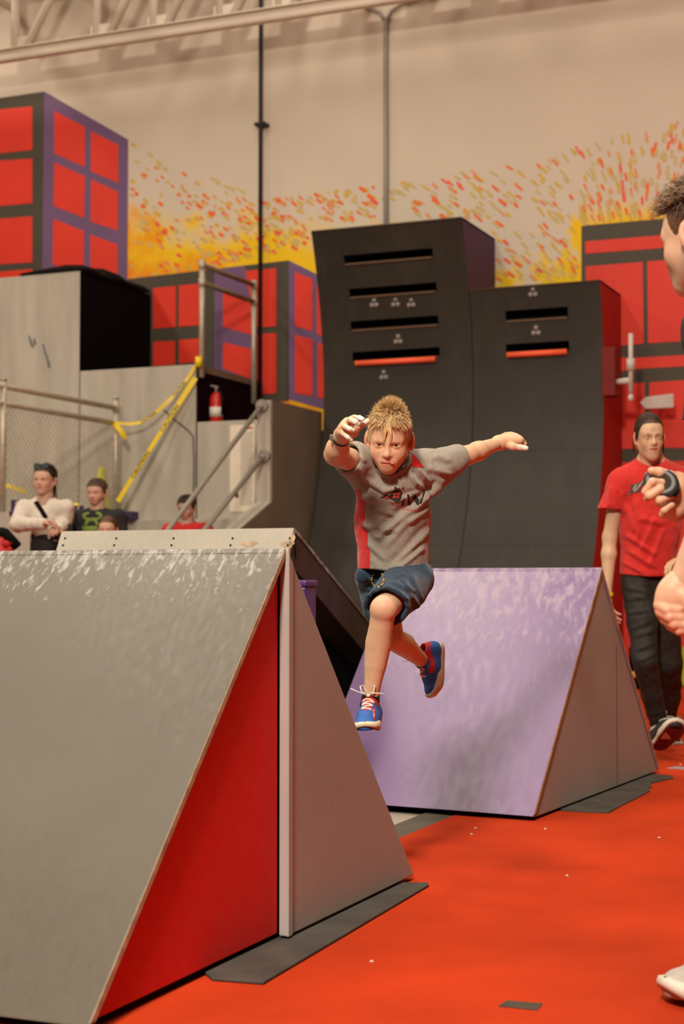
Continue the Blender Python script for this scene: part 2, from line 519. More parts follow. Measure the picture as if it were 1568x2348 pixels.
# =================================================================== RAMPS
def worn(name, col, scuff, rough=0.45, amount=0.5, top_only=0.0, zmax=1.0, var=0.1, gloss=0.0, scratch=0.0, bias=0.0, nscale=24.0, stretch=(1, 1, 1)):
    """painted plywood with scuff marks; scuffs gather near the top when top_only > 0"""
    m = mat(name, col, rough=rough, var=var, scale=2.2, bump=0.03, bscale=35, stretch=stretch)
    N, L, B = nodes_of(m)
    tc = N.new('ShaderNodeTexCoord')
    mp = N.new('ShaderNodeMapping')
    mp.inputs['Scale'].default_value = (2.4, 1.0, 1.0)
    mp.inputs['Rotation'].default_value = (0.3, 0.5, 0.6)
    L.new(tc.outputs['Object'], mp.inputs['Vector'])
    n = N.new('ShaderNodeTexNoise')
    n.inputs['Scale'].default_value = nscale
    n.inputs['Detail'].default_value = 6
    n.inputs['Roughness'].default_value = 0.62
    n.inputs['Distortion'].default_value = 0.35
    L.new(mp.outputs[0], n.inputs['Vector'])
    sep = N.new('ShaderNodeSeparateXYZ')
    L.new(tc.outputs['Object'], sep.inputs[0])
    mr = N.new('ShaderNodeMapRange')
    mr.inputs['From Min'].default_value = zmax * (1 - top_only) if top_only else -10
    mr.inputs['From Max'].default_value = zmax if top_only else -9
    mr.inputs['To Min'].default_value = 0.19 if top_only else 0.5
    mr.inputs['To Max'].default_value = 0.5
    L.new(sep.outputs['Z'], mr.inputs['Value'])
    ad = N.new('ShaderNodeMath')
    ad.operation = 'MULTIPLY_ADD'
    L.new(n.outputs['Fac'], ad.inputs[0])
    ad.inputs[1].default_value = 0.8
    L.new(mr.outputs[0], ad.inputs[2])
    r = N.new('ShaderNodeValToRGB')
    r.color_ramp.elements[0].position = 0.86 - bias
    r.color_ramp.elements[1].position = 0.97 - bias * .6
    r.color_ramp.elements[0].color = (0, 0, 0, 1)
    r.color_ramp.elements[1].color = (amount, amount, amount, 1)
    L.new(ad.outputs[0], r.inputs['Fac'])
    mx = N.new('ShaderNodeMix')
    mx.data_type = 'RGBA'
    L.new(r.outputs['Color'], mx.inputs['Factor'])
    L.new(B.inputs['Base Color'].links[0].from_socket, mx.inputs['A'])
    mx.inputs['B'].default_value = (*scuff, 1)
    L.new(mx.outputs['Result'], B.inputs['Base Color'])
    if scratch:
        prevh = None
        for k, (sc_, rot, thr) in enumerate((((3, 1, 1.2), .5, .010), ((1, 2.5, 1), 1.1, .008), ((5, 1.2, 3), 2.1, .012), ((2, 6, 2), .2, .010))):
            m2 = N.new('ShaderNodeMapping')
            m2.inputs['Scale'].default_value = sc_
            m2.inputs['Rotation'].default_value = (rot, rot * .7, rot * 1.3)
            m2.inputs['Location'].default_value = (k * 3.1, k, 0)
            L.new(tc.outputs['Object'], m2.inputs['Vector'])
            nd = N.new('ShaderNodeTexNoise')
            nd.inputs['Scale'].default_value = 1.6
            nd.inputs['Detail'].default_value = 1.5
            L.new(m2.outputs[0], nd.inputs['Vector'])
            cmp_ = N.new('ShaderNodeMath')
            cmp_.operation = 'COMPARE'
            cmp_.inputs[1].default_value = 0.5
            cmp_.inputs[2].default_value = thr * .5
            L.new(nd.outputs['Fac'], cmp_.inputs[0])
            if prevh is None:
                prevh = cmp_.outputs[0]
            else:
                mxm = N.new('ShaderNodeMath')
                mxm.operation = 'MAXIMUM'
                L.new(prevh, mxm.inputs[0])
                L.new(cmp_.outputs[0], mxm.inputs[1])
                prevh = mxm.outputs[0]
        r2 = N.new('ShaderNodeMath')
        r2.operation = 'SUBTRACT'
        r2.inputs[0].default_value = 1.0
        L.new(prevh, r2.inputs[1])
        bp = N.new('ShaderNodeBump')
        bp.inputs['Strength'].default_value = scratch
        bp.inputs['Distance'].default_value = 0.01
        L.new(r2.outputs[0], bp.inputs['Height'])
        if B.inputs['Normal'].links:
            L.new(B.inputs['Normal'].links[0].from_socket, bp.inputs['Normal'])
        L.new(bp.outputs[0], B.inputs['Normal'])
    if gloss:
        rr = N.new('ShaderNodeMapRange')
        rr.inputs['From Min'].default_value = 0.3
        rr.inputs['From Max'].default_value = 0.75
        rr.inputs['To Min'].default_value = rough - gloss
        rr.inputs['To Max'].default_value = rough + gloss
        L.new(n.outputs['Fac'], rr.inputs['Value'])
        L.new(rr.outputs[0], B.inputs['Roughness'])
    return m

M_rgrey = worn('ramp_grey', (0.100, 0.089, 0.069), (0.50, 0.49, 0.48), rough=0.42, amount=0.5, top_only=0.34, zmax=0.98, gloss=0.08)
M_rside = worn('ramp_side_grey', (0.375, 0.36, 0.345), (0.42, 0.34, 0.28), rough=0.6, amount=0.3)
M_rred = worn('ramp_side_red', (0.66, 0.006, 0.004), (0.60, 0.05, 0.03), rough=0.75, amount=0.2, var=0.05)
M_rpurp = worn('ramp_purple', (0.195, 0.128, 0.260), (0.44, 0.36, 0.43), rough=0.34, amount=0.6, top_only=0.85, zmax=1.15, gloss=0.08, scratch=0.18, bias=0.10, nscale=13.0)  # pale patches towards the top: wear, plus glare put into the colour
M_pside = worn('purple_ramp_side', (0.34, 0.345, 0.335), (0.36, 0.28, 0.24), rough=0.6, amount=0.3)
M_ply = mat('raw_plywood_edge', (0.40, 0.29, 0.18), rough=0.7, var=0.35, scale=30)
M_brown = mat('brown_plywood', (0.040, 0.017, 0.008), rough=0.7, var=0.25, scale=12)
M_black = mat('flat_black', (0.005, 0.004, 0.004), rough=0.85, var=0.1, spec=.1)
M_light = worn('light_grey_board', (0.37, 0.345, 0.285), (0.50, 0.46, 0.38), rough=0.5, amount=0.12)
M_rubber = mat('black_rubber', (0.056, 0.050, 0.042), rough=0.75, var=0.3, scale=6, bump=0.3, bscale=90)

def unit(v):
    v = np.array(v, float)
    return v / np.linalg.norm(v)

Z3 = np.array([0, 0, 1.0])

def a_frame(root, A, B, w, width, h, m_front, m_back, m_side, split=None, base=None):
    """two-sided ramp: A, B = right-hand bottom corners (near, far), w = unit vector to the left"""
    s = unit(B - A)
    Lb = np.linalg.norm(B - A)
    top = (A + B) / 2 + Z3 * h
    nF = unit(np.cross(top - A, w) * -1)
    if nF[2] < 0:
        nF = -nF
    nB = unit(np.cross(top - B, w))
    if nB[2] < 0:
        nB = -nB
    t = 0.022
    ls = 0.012
    # slopes: slabs lying on the two sides, overhanging the end panels slightly
    for nm, P, n_, m in (('front_slope', A, nF, m_front), ('back_slope', B, nB, m_back)):
        q = top - n_ * t
        e = (top - P) / np.linalg.norm(top - P)
        a0 = P + Z3 * ls + e * 0.0
        prism(nm, [a0, a0 - n_ * t + e * t, q, top], w * width, m, root, bevel=0.004)
    ins = 0.004
    # far end panel
    prism('end_panel', [A + w * (width - .022) + s * .03 + Z3 * .01, B + w * (width - .022) - s * .03 + Z3 * .01, top + w * (width - .022) - Z3 * .03], w * .018, m_side, root)
    mid = (A + B) / 2
    if split:
        mr, mg = split
        prism('side_panel', [A + s * .022 + w * .022 + Z3 * .012, mid + w * .022 + Z3 * .012, top + w * .022 - Z3 * .022], w * .018, mr, root)
        prism('side_panel', [mid - w * .006 + Z3 * .004, B - s * .004 - w * .006 + Z3 * .004, B - s * .024 - w * .006 + Z3 * .024, top - w * .006 - Z3 * .004 , mid - w * .006 + Z3 * (h - .02)], w * .024, mg, root, bevel=0.005)
        # pale worn strip where the two halves meet
        prism('corner_strip', [mid - w * .010 + Z3 * .004, mid + s * .026 - w * .010 + Z3 * .004, mid + s * .026 - w * .010 + Z3 * (h - .04), mid - w * .010 + Z3 * (h - .012)], w * .006, m_side, root, bevel=.002)
    else:
        prism('side_panel', [A + s * .026 + w * .004 + Z3 * .006, B - s * .026 + w * .004 + Z3 * .006, top + w * .004 - Z3 * .024], w * .018, m_side, root, bevel=.003)
    # bare plywood edges of the slabs
    for nm, P, n_ in (('edge_strip', A, nF), ('edge_strip', B, nB)):
        if split and P is B:
            continue
        e = unit(top - P)
        a0 = P + Z3 * ls
        prism(nm, [a0 - w * .0015 + e * .01, a0 - w * .0015 - n_ * (t * .7) + e * (t * .7 + .01), top - w * .0015 - n_ * (t * .7) - e * .012, top - w * .0015 - e * .012], w * .0014, M_ply, root)
    prism('base_board', [A + s * .03 + w * .03, B - s * .03 + w * .03, B - s * .03 + w * .03 + Z3 * .02, A + s * .03 + w * .03 + Z3 * .02], w * (width - .06), M_black, root)

# --- grey ramp in front
mid1 = at_z(650, 2160, 0)
B1 = at_z(950, 2016, 0)
XR1 = (mid1[0] + B1[0]) / 2
half = B1[1] - mid1[1]
A1 = np.array([XR1, mid1[1] - half, 0])
B1 = np.array([XR1, B1[1], 0])
H1 = at_y(655, 1264, mid1[1])[2]
LEFT = np.array([-1.0, 0, 0])
LIFT = np.array([0, 0, .009])
r1 = empty('ramp', (XR1 - .6, mid1[1], 0), 'grey two-sided ramp with a red triangle on its side, nearest in front', 'ramp', 'two-sided plywood ramps')
a_frame(r1, A1 + LIFT, B1 + LIFT, LEFT, 1.30, H1, M_rgrey, M_rgrey, M_rside, split=(M_rred, M_rside))

# --- purple ramp
A2 = at_z(1222, 1884, 0)
B2 = at_z(1512, 1772, 0)
C2 = at_z(702, 1843, 0)
w2 = unit(C2 - A2)
top2 = (A2 + B2) / 2
H2 = 0.9 + (1335 - 1303) / FPX * np.dot(top2 - _C, -_R[:, 2])
r2 = empty('ramp', (*((A2 + B2) / 2)[:2], 0), 'glossy purple two-sided ramp with grey side, behind the leaping boy', 'ramp', 'two-sided plywood ramps')
a_frame(r2, A2 + LIFT * .6, B2 + LIFT * .6, w2, np.linalg.norm(C2 - A2), H2, M_rpurp, M_rpurp, M_pside)
s2 = unit(B2 - A2)
# seam in the plywood side
sm2 = A2 + s2 * (np.linalg.norm(B2 - A2) * .62)
prism('panel_seam', [sm2 + w2 * .003 + Z3 * .02, sm2 + s2 * .004 + w2 * .003 + Z3 * .02, sm2 + s2 * .004 + w2 * .003 + Z3 * .62, sm2 + w2 * .003 + Z3 * .62], w2 * .002, M_brown, r2)

# --- taller ramp behind, with a pale crest board
d3 = 6.55
T3r = at(672, 1217, d3)
T3l = at(150, 1223, d3 + .62)
XR3 = T3r[0]
y3, z3 = T3r[1], T3r[2]
W3 = XR3 - at_y(148, 1223, y3)[0]
r3 = empty('ramp', (XR3 - W3 / 2, y3 + .9, 0), 'taller brown-edged ramp with a pale grey crest board, behind the grey ramp', 'ramp', 'two-sided plywood ramps')
zl = 0.0
run = (z3 - .02) / 0.485
th = .15
prism('long_slope', [(XR3, y3, z3), (XR3, y3 + run, .02), (XR3, y3 + run - .33, .02), (XR3, y3 + .02, z3 - th - .01)], (-W3, 0, 0), M_brown, r3, bevel=.004)
prism('slope_deck', [(XR3 + .004, y3 + .01, z3 + .012), (XR3 + .004, y3 + run, .032), (XR3 + .004, y3 + run, .016), (XR3 + .004, y3 + .01, z3 - .004)], (-W3 - .008, 0, 0), M_rgrey, r3)
prism('front_slope', [(XR3, y3, z3), (XR3, y3 + .03, z3 - .10), (XR3, y3 - .42, .02), (XR3, y3 - .55, .02)], (-W3, 0, 0), M_brown, r3)
cf = [(XR3 + .008, y3 - .012, z3 + .012), (XR3 + .008, y3 - .165, z3 - .29), (XR3 + .008, y3 - .150, z3 - .298), (XR3 + .008, y3 + .01, z3 + .0)]
prism('crest_board', cf, (-W3 - .016, 0, 0), M_light, r3, bevel=.003)
M_screw = mat('dark_screw', (0.02, 0.018, 0.015), rough=0.5, metal=0.6)
for px in (142, 260, 392, 528, 660):
    for k, py in enumerate((1234, 1250)):
        p = at_y(px - k * 4, py, y3 - .055 - k * .012)
        yy = y3 - .012 - (z3 + .012 - p[2]) * .507
        tube('screw', [(p[0], yy - .004, p[2]), (p[0], yy + .01, p[2])], .0045, M_screw, r3, 8)
for px, py, sx, sz in ((568, 1247, .035, .012), (655, 1248, .03, .012), (664, 1240, .012, .03)):
    p = at_y(px, py, y3 - .06)
    yy = y3 - .012 - (z3 + .012 - p[2]) * .507
    poly('bare_patch', [(p[0] + sx * math.cos(a) * (1 + .3 * math.sin(3 * a)), yy - .0015 + sz * math.sin(a) * .507, p[2] + sz * math.sin(a)) for a in np.arange(12) / 12 * 2 * math.pi], [tuple(range(12))], M_ply, r3)
# black sheets put in for the shade inside the open underside
box('shade_sheet', (XR3 - W3 + .02, y3 + .55, .02), (XR3 - .12, y3 + .57, z3 - .5), M_black, r3)
prism('end_panel', [(XR3 - .10, y3 - .40, .01), (XR3 - .10, y3 + run - .4, .01), (XR3 - .10, y3 + .06, z3 - th - .06)], (-.02, 0, 0), M_black, r3)  # black sheet closing the open side, stands for the shade within

# purple foam block tucked under the tall ramp
M_purpfoam = mat('purple_vinyl', (0.085, 0.032, 0.170), rough=0.45, var=0.1)
p = at_y(700, 1330, B1[1] + .45)
fb = empty('foam_block', (p[0] - .15, p[1] + .1, 0), 'purple vinyl foam block standing between the two grey ramps', 'foam block')
box('block', (p[0] - .4, p[1], 0.0), (p[0], p[1] + .10, p[2] - .02), M_purpfoam, fb, 0.012)
box('cap_seam', (p[0] - .405, p[1] - .005, p[2] - .024), (p[0] + .004, p[1] + .105, p[2]), M_purpfoam, fb, 0.008)

# mats and tape on the carpet
pts = [(486, 2249), (604, 2258), (983, 2033), (978, 2029), (905, 2030), (640, 2160)]
g = [at_z(x, y, 0.001) for x, y in pts]
g = g[:3] + [at_z(980, 2028, 0.001), at_z(800, 2028, .001), at_z(430, 2200, .001)]
tag(prism('rubber_mat', g, (0, 0, .007), M_rubber, bevel=.002), 'black rubber mat sticking out from under the grey ramp', 'mat', 'rubber mats under ramps')
pts = [(1240, 1838), (1290, 1860), (1395, 1865), (1421, 1850), (1452, 1835), (1490, 1815), (1486, 1808), (1494, 1806), (1491, 1797), (1500, 1795), (1544, 1785), (1540, 1780), (1485, 1776), (1380, 1775)]
tag(prism('rubber_mat', [at_z(x, y, .001) for x, y in pts], (0, 0, .004), M_rubber), 'torn dark mat scrap under the purple ramp side', 'mat', 'rubber mats under ramps')
pts = [(1143, 2308), (1162, 2295), (1244, 2302), (1232, 2317)]
M_tape = mat('black_tape', (0.055, 0.045, 0.030), rough=0.7, var=0.2, scale=20)
tag(prism('tape_patch', [at_z(x, y, .0005) for x, y in pts], (0, 0, .0015), M_tape), 'small black tape patch on the red carpet', 'tape')
M_chalk = mat('chalk_crumb', (0.55, 0.48, 0.42), rough=0.9)
V, F = [], []
for i, (px, py) in enumerate(((1090, 1897), (1081, 1911), (1250, 1899), (1511, 1919), (852, 2202), (1300, 2006), (1560, 1752))):
    c = at_z(px, py, 0.004)
    k = len(V)
    for a in range(6):
        V.append(c + np.array([.006 * math.cos(a), .0045 * math.sin(a), -.003]))
    V.append(c + np.array([0, 0, .002]))
    F += [(k + a, k + (a + 1) % 6, k + 6) for a in range(6)]
tag(poly('chalk_crumbs', V, F, M_chalk), 'tiny white chalk crumbs scattered on the red carpet', 'chalk', kind='stuff')
M_yel = mat('floor_line_yellow', (0.75, 0.42, 0.02), rough=0.7)
a, b = at_z(1525, 1677, 0), at_z(1650, 1672, 0)
tag(prism('floor_line', [a, b, b + np.array([0, .06, 0]), a + np.array([0, .06, 0])], (0, 0, .003), M_yel), 'yellow line across the carpet behind the young man', 'floor line')
a, b = at_z(1528, 1762, 0), at_z(1640, 1770, 0)
tag(prism('floor_strip', [a, b, b + np.array([.03, .08, 0]), a + np.array([.03, .08, 0])], (0, 0, .003), mat('grey_strip', (0.30, 0.28, 0.30), rough=.5)), 'short grey strip on the carpet beside the dark mat', 'floor strip')

# =================================================================== WARPED WALLS
M_warp = worn('warped_wall_black', (0.023, 0.0175, 0.0108), (0.060, 0.052, 0.040), rough=0.5, amount=0.14, var=0.2, nscale=3.0, bias=-.03)
M_wpurp = mat('warped_purple_side', (0.062, 0.010, 0.070), rough=0.6)
M_wred = mat('warped_red_side', (0.36, 0.008, 0.005), rough=0.6, var=0.08)
YM = 13.5

def woff(z):
    o = 0.0
    if z < 2.6:
        o += 0.172 * (2.6 - z) ** 2
    if z > 2.75:
        o += 0.17 * (z - 2.75) ** 1.7
    return o

def warped(name, label, x0, x1, ztop, slots, m_side, tubes, marks):
    root = empty(name, ((x0 + x1) / 2, YM - .4, 0), label, 'warped wall', 'curved black running walls')
    zz = set(np.round(np.linspace(0, ztop, 46), 4))
    xx = {x0, x1}
    for (sx0, sx1, sz0, sz1) in slots:
        zz |= {sz0, sz1}
        xx |= {sx0, sx1}
    zz, xx = sorted(zz), sorted(xx)
    V, F = [], []
    for z in zz:
        for x in xx:
            V.append((x, YM - woff(z), z))
    n = len(xx)
    for j in range(len(zz) - 1):
        for i in range(n - 1):
            cx, cz = (xx[i] + xx[i + 1]) / 2, (zz[j] + zz[j + 1]) / 2
            if any(a < cx < b and c < cz < d for a, b, c, d in slots):
                continue
            F.append((j * n + i, j * n + i + 1, (j + 1) * n + i + 1, (j + 1) * n + i))
    fo = poly('front_skin', V, F, M_warp, root)
    for p in fo.data.polygons:
        p.use_smooth = True
    # make sure the skin faces the hall
    if fo.data.polygons[0].normal.y > 0:
        fo.data.flip_normals()
    # side boards and top
    for sx, m in ((x0, m_side), (x1, m_side)):
        P = [(sx, YM - woff(z) + .004, z) for z in np.linspace(0, ztop - .001, 40)] + [(sx, YW - .02, ztop - .001), (sx, YW - .02, 0)]
        d = .02 if sx == x0 else -.02
        prism('side_board', P, (d, 0, 0), m, root)
    yt = YM - woff(ztop)
    box('top_board', (x0, yt, ztop - .02), (x1, YW - .02, ztop), M_warp, root)
    tube('top_edge', [(x0 + .01, yt, ztop - .008), (x1 - .01, yt, ztop - .008)], .009, mat('worn_brown_edge', (.075, .045, .02)), root, 8)
    for zj in (0.55, 1.22, 2.05):
        yj = YM - woff(zj)
        box('panel_joint', (x0 + .01, yj - .0010, zj - .0016), (x1 - .01, yj + .006, zj + .0016), mat('joint_dark', (.014, .011, .007)), root)
    for (a, b, c, d) in slots:
        y0 = YM - woff((c + d) / 2)
        dep = .16
        e = .002
        V = [(a, y0 - e, c), (b, y0 - e, c), (b, y0 - e, d), (a, y0 - e, d), (a, y0 + dep, c), (b, y0 + dep, c), (b, y0 + dep, d), (a, y0 + dep, d)]
        V = [(x, (YM - woff(z) + e) if y < y0 else y, z) for x, y, z in V]
        so = poly('slot', V, [(0, 1, 5, 4), (3, 7, 6, 2), (0, 4, 7, 3), (1, 2, 6, 5), (4, 5, 6, 7)], M_black, root)
        box('slot_sill', (a + .01, y0 - .004, c - .012), (b - .01, y0 + .03, c + .004), mat('slot_wood', (.11, .055, .02)), root)
    for (a, b, z) in tubes:
        y = YM - woff(z) - .018
        tube('grip_bar', [(a, y, z), (b, y, z)], .026, M_grip, root, 12)
        for x in (a, b):
            tube('bar_end', [(x - .006, y, z), (x + .006, y, z)], .027, M_grip, root, 12)
    for (x, z) in marks:
        y = YM - woff(z)
        g = []
        for k, (dx, dz) in enumerate(((0, .035), (-.022, -.012), (.022, -.012))):
            V, F = tube_geo([(x + dx, y + .004, z + dz), (x + dx, y - .008, z + dz), (x + dx, y - .013, z + dz)], [.022, .020, .008], 8)
            g.append((V, F))
        V, F = merge(*g)
        poly('hold', V, F, M_hold, root)
    return root

M_grip = mat('orange_red_foam', (0.95, 0.13, 0.05), rough=0.55, var=0.05)
M_hold = mat('pale_hold', (0.27, 0.24, 0.22), rough=0.6)

def wp(px, py, yo=0.0):
    """point on the warped front"""
    y = YM
    for _ in range(6):
        p = at_y(px, py, y)
        y = YM - woff(p[2]) - yo
    return p

XT0 = at_y(742, 800, YM)[0]
XT1 = at_y(1084, 800, YM)[0]
XS1 = at_y(1383, 800, YM)[0]
ZT = (wp(712, 529)[2] + wp(1052, 498)[2]) / 2
ZS = (wp(1075, 664)[2] + wp(1372, 641)[2]) / 2

def slots_of(lst):
    out = []
    for (xa, ya, xb, yb, hh) in lst:
        p, q = wp(xa, ya), wp(xb, yb)
        zc = (p[2] + q[2]) / 2
        h_ = hh / FPX * 14.2 / 2
        out.append((p[0], q[0], round(zc - h_, 4), round(zc + h_, 4)))
    return out

sT = slots_of([(789, 597, 992, 578, 20), (801, 671, 1001, 659, 20), (804, 746, 1005, 735, 21), (808, 819, 1008, 806, 22)])
sS = slots_of([(1159, 725, 1302, 715, 23), (1160, 803, 1305, 792, 24)])
wps = lambda l: [(wp(x, y)[0], wp(x, y)[2]) for x, y in l]
a, b = wp(819, 833), wp(998, 825)
a2, b2 = wp(1166, 815), wp(1299, 807)
warped('warped_wall', 'tall black curved warped wall with four slots and purple side', XT0, XT1 - .004, ZT, sT, M_wpurp,
       [(a[0], b[0], (a[2] + b[2]) / 2)], wps([(907, 695), (913, 780), (880, 862), (858, 696), (943, 696)]))
warped('warped_wall', 'shorter black curved warped wall with two slots and red side', XT1 + .004, XS1, ZS, sS, M_wred,
       [(a2[0], b2[0], (a2[2] + b2[2]) / 2)], wps([(1222, 672), (1229, 760)]))

# =================================================================== GREY STEPPED TOWER
M_tgrey = worn('tower_grey', (0.42, 0.385, 0.32), (0.52, 0.48, 0.40), rough=0.5, amount=0.2, var=0.16, stretch=(2.6, 2.6, .35))
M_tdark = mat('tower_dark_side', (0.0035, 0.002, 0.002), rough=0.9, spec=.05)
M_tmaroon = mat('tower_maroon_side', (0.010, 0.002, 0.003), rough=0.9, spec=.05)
M_pipe = mat('galvanised_pipe', (0.46, 0.40, 0.31), rough=0.42, var=0.15, scale=12, metal=0.35)
yt = lambda px, py: at_y(px, py, YT)
X1 = yt(184, 620)[0]
X2 = yt(449, 840)[0]
X3 = -6.125
Z1, Z2, Z3t = yt(184, 621)[2], yt(320, 843)[2], yt(500, 966)[2]
t1 = empty('platform_block', ((X1 - 14) / 2, 13.5, 0), 'tallest grey plywood platform block against the mural, far left', 'platform', 'stepped grey platform blocks')
box('front_panel', (-14, YT, 0), (X1 - .004, YT + .02, Z1), M_tgrey, t1, .004)
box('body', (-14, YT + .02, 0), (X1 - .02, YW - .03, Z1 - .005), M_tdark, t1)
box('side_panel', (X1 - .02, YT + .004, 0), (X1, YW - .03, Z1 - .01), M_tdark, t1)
# black cloth heaped along the top edge
V, F = [], []
nn = 40
for i in range(nn):
    u = i / (nn - 1)
    y = YT - .01 + u * (YW - YT - .05)
    hh = .02 + .05 * abs(math.sin(u * 9)) + .05 * math.sin(u * math.pi) + (.03 if u > .2 else 0)
    for a in np.linspace(0, math.pi, 7):
        V.append((X1 - .33 + .36 * math.cos(a), y, Z1 + .012 + hh * math.sin(a) + .01 * math.sin(13 * u + a)))
for i in range(nn - 1):
    for k in range(6):
        F.append((i * 7 + k, i * 7 + k + 1, i * 7 + 8 + k, i * 7 + 7 + k))
F += [tuple(range(7)), tuple(range((nn - 1) * 7 + 6, (nn - 1) * 7 - 1, -1)), ]
F += [(i * 7, i * 7 + 7, i * 7 + 13, i * 7 + 6) for i in range(nn - 1)]
tag(poly('black_cloth', V, F, M_black, smooth=True), 'black cloth heaped on top of the tallest grey block', 'cloth')
t2 = empty('platform_block', ((X1 + X2) / 2, 13.5, 0), 'middle-height grey plywood platform block with a pipe railing', 'platform', 'stepped grey platform blocks')
box('front_panel', (X1 + .006, YT, 0), (X2, YT + .02, Z2), M_tgrey, t2, .004)
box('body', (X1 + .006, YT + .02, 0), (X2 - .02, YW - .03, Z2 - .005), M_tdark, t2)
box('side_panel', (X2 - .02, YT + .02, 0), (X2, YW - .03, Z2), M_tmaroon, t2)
t3 = empty('platform_block', ((X3 + X2) / 2, 13.5, 0), 'lowest grey plywood platform block carrying a paper notice', 'platform', 'stepped grey platform blocks')
box('front_panel', (X2 + .016, YT, 0), (X3, YT + .02, Z3t), M_tgrey, t3, .004)
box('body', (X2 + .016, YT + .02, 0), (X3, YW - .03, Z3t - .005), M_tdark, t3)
# crooked crack in the middle panel
ck = [yt(376, 940), yt(400, 962), yt(429, 985), yt(443, 1000), yt(445, 1060), yt(444, 1130)]
tube('panel_crack', [c - np.array([0, .001, 0]) for c in ck], .007, M_brown, t2, 5)

# blue-grey scribbles on the tallest front panel
for sc_pts in ([(67, 770), (70, 782), (76, 796)], [(78, 776), (81, 790)], [(99, 790), (104, 808), (110, 826), (113, 842)]):
    tube('scribble', [yt(x, y) - np.array([0, .0005, 0]) for x, y in sc_pts], .012, mat('scribble_blue', (.14, .15, .17), rough=.8), t1, 5)

# fire extinguisher
M_fe = mat('extinguisher_red', (0.50, 0.012, 0.01), rough=0.35)
M_wh = mat('white_label', (0.68, 0.62, 0.54), rough=0.6)
pe = at_y(496, 962, YT + .18)
fe = empty('fire_extinguisher', (pe[0], YT + .18, Z3t), 'red fire extinguisher with a white label on the lowest grey block', 'fire extinguisher')
V = []
tube('cylinder', [(pe[0], YT + .18, Z3t + z) for z in (0, .01, .24, .27, .29)], [.058, .062, .062, .045, .022], M_fe, fe, 16)
tube('label_band', [(pe[0], YT + .18, Z3t + z) for z in (.06, .15)], .0632, M_wh, fe, 16)
tube('valve', [(pe[0], YT + .18, Z3t + .29), (pe[0], YT + .18, Z3t + .33)], .016, M_hold, fe, 8)
tube('handle', [(pe[0] - .05, YT + .16, Z3t + .35), (pe[0] + .02, YT + .18, Z3t + .335)], .01, M_hold, fe, 6)
tube('hose', [(pe[0], YT + .18, Z3t + .32), (pe[0] + .06, YT + .15, Z3t + .3), (pe[0] + .08, YT + .14, Z3t + .2), (pe[0] + .075, YT + .15, Z3t + .08)], .011, M_black, fe, 6)
box('mount_plate', (pe[0] - .085, YT + .25, Z3t), (pe[0] - .05, YT + .27, Z3t + .26), M_fe, fe)

# notice on the lowest block
pn0, pn1 = yt(528, 975), yt(584, 1172)
nt_ = empty('notice', ((pn0[0] + pn1[0]) / 2, YT - .004, pn1[2]), 'tall white paper notice with lines of text on the grey block', 'notice')
M_paper = mat('paper_white', (0.74, 0.66, 0.53), rough=0.8, var=0.05)
M_print = mat('grey_print', (0.26, 0.23, 0.19), rough=0.8)
box('sheet', (pn0[0], YT - .005, pn1[2]), (pn1[0], YT - .001, pn0[2]), M_paper, nt_)
wn = pn1[0] - pn0[0]
hn = pn0[2] - pn1[2]
box('red_heading', (pn0[0] + wn * .5, YT - .0065, pn0[2] - .055 * hn), (pn1[0] - .02, YT - .005, pn0[2] - .03 * hn), mat('print_red', (.5, .12, .08)), nt_)
for k in range(30):
    z = pn0[2] - hn * (.09 + k * .0285)
    box('text_line', (pn0[0] + wn * (.44 if k % 7 else .40), YT - .0065, z - .007), (pn1[0] - wn * (.06 + .06 * ((k * 7) % 5) / 5), YT - .005, z), M_print, nt_)

# railing on the middle block (side rail)
def railing(name, label, group, posts, rails, mesh=None, r=.027):
    root = empty(name, posts[0][0], label, 'railing', group)
    for (a, b) in posts:
        tube('post', [a, b], r, M_pipe, root, 10)
        tube('post_cap', [np.array(b), np.array(b) + Z3 * .015], r * 1.15, M_pipe, root, 10)
        for (c, d) in rails:
            # collar fitting where the rail meets the post
            for e in (c, d):
                if abs(e[0] - a[0]) + abs(e[1] - a[1]) < .15:
                    tube('fitting', [np.array(e) - Z3 * .04, np.array(e) + Z3 * .04], r * 1.25, M_pipe, root, 10)
    for (c, d) in rails:
        tube('rail', [c, d], r * .9, M_railbr if name == 'pipe_railing' else M_pipe, root, 10)
    return root

M_railbr = mat('brown_grey_rail', (0.22, 0.17, 0.11), rough=0.45, var=0.15, metal=0.3)
xr = X2 + .075
ya, yb = YT + .03, YW - .25
p1t, p2t = at_x(452, 590, xr), at_x(580, 645, xr)
zt_ = (p1t[2] + p2t[2]) / 2
z_mid = (at_x(455, 640, xr)[2] + at_x(578, 690, xr)[2]) / 2
railing('pipe_railing', 'pipe railing with two rails on the middle grey block', 'pipe railings',
        [((xr - .03, ya, Z2 - .12), (xr - .03, ya, zt_)), ((xr - .03, yb, Z2 - .25), (xr - .03, yb, zt_))],
        [((xr - .03, ya, zt_ - .03), (xr - .03, yb, zt_ - .03)), ((xr - .03, ya, z_mid), (xr - .03, yb, z_mid))])
box('deck_edge', (X2, YT + .02, Z2 - .06), (X2 + .012, YW - .1, Z2), M_railbr, t2)

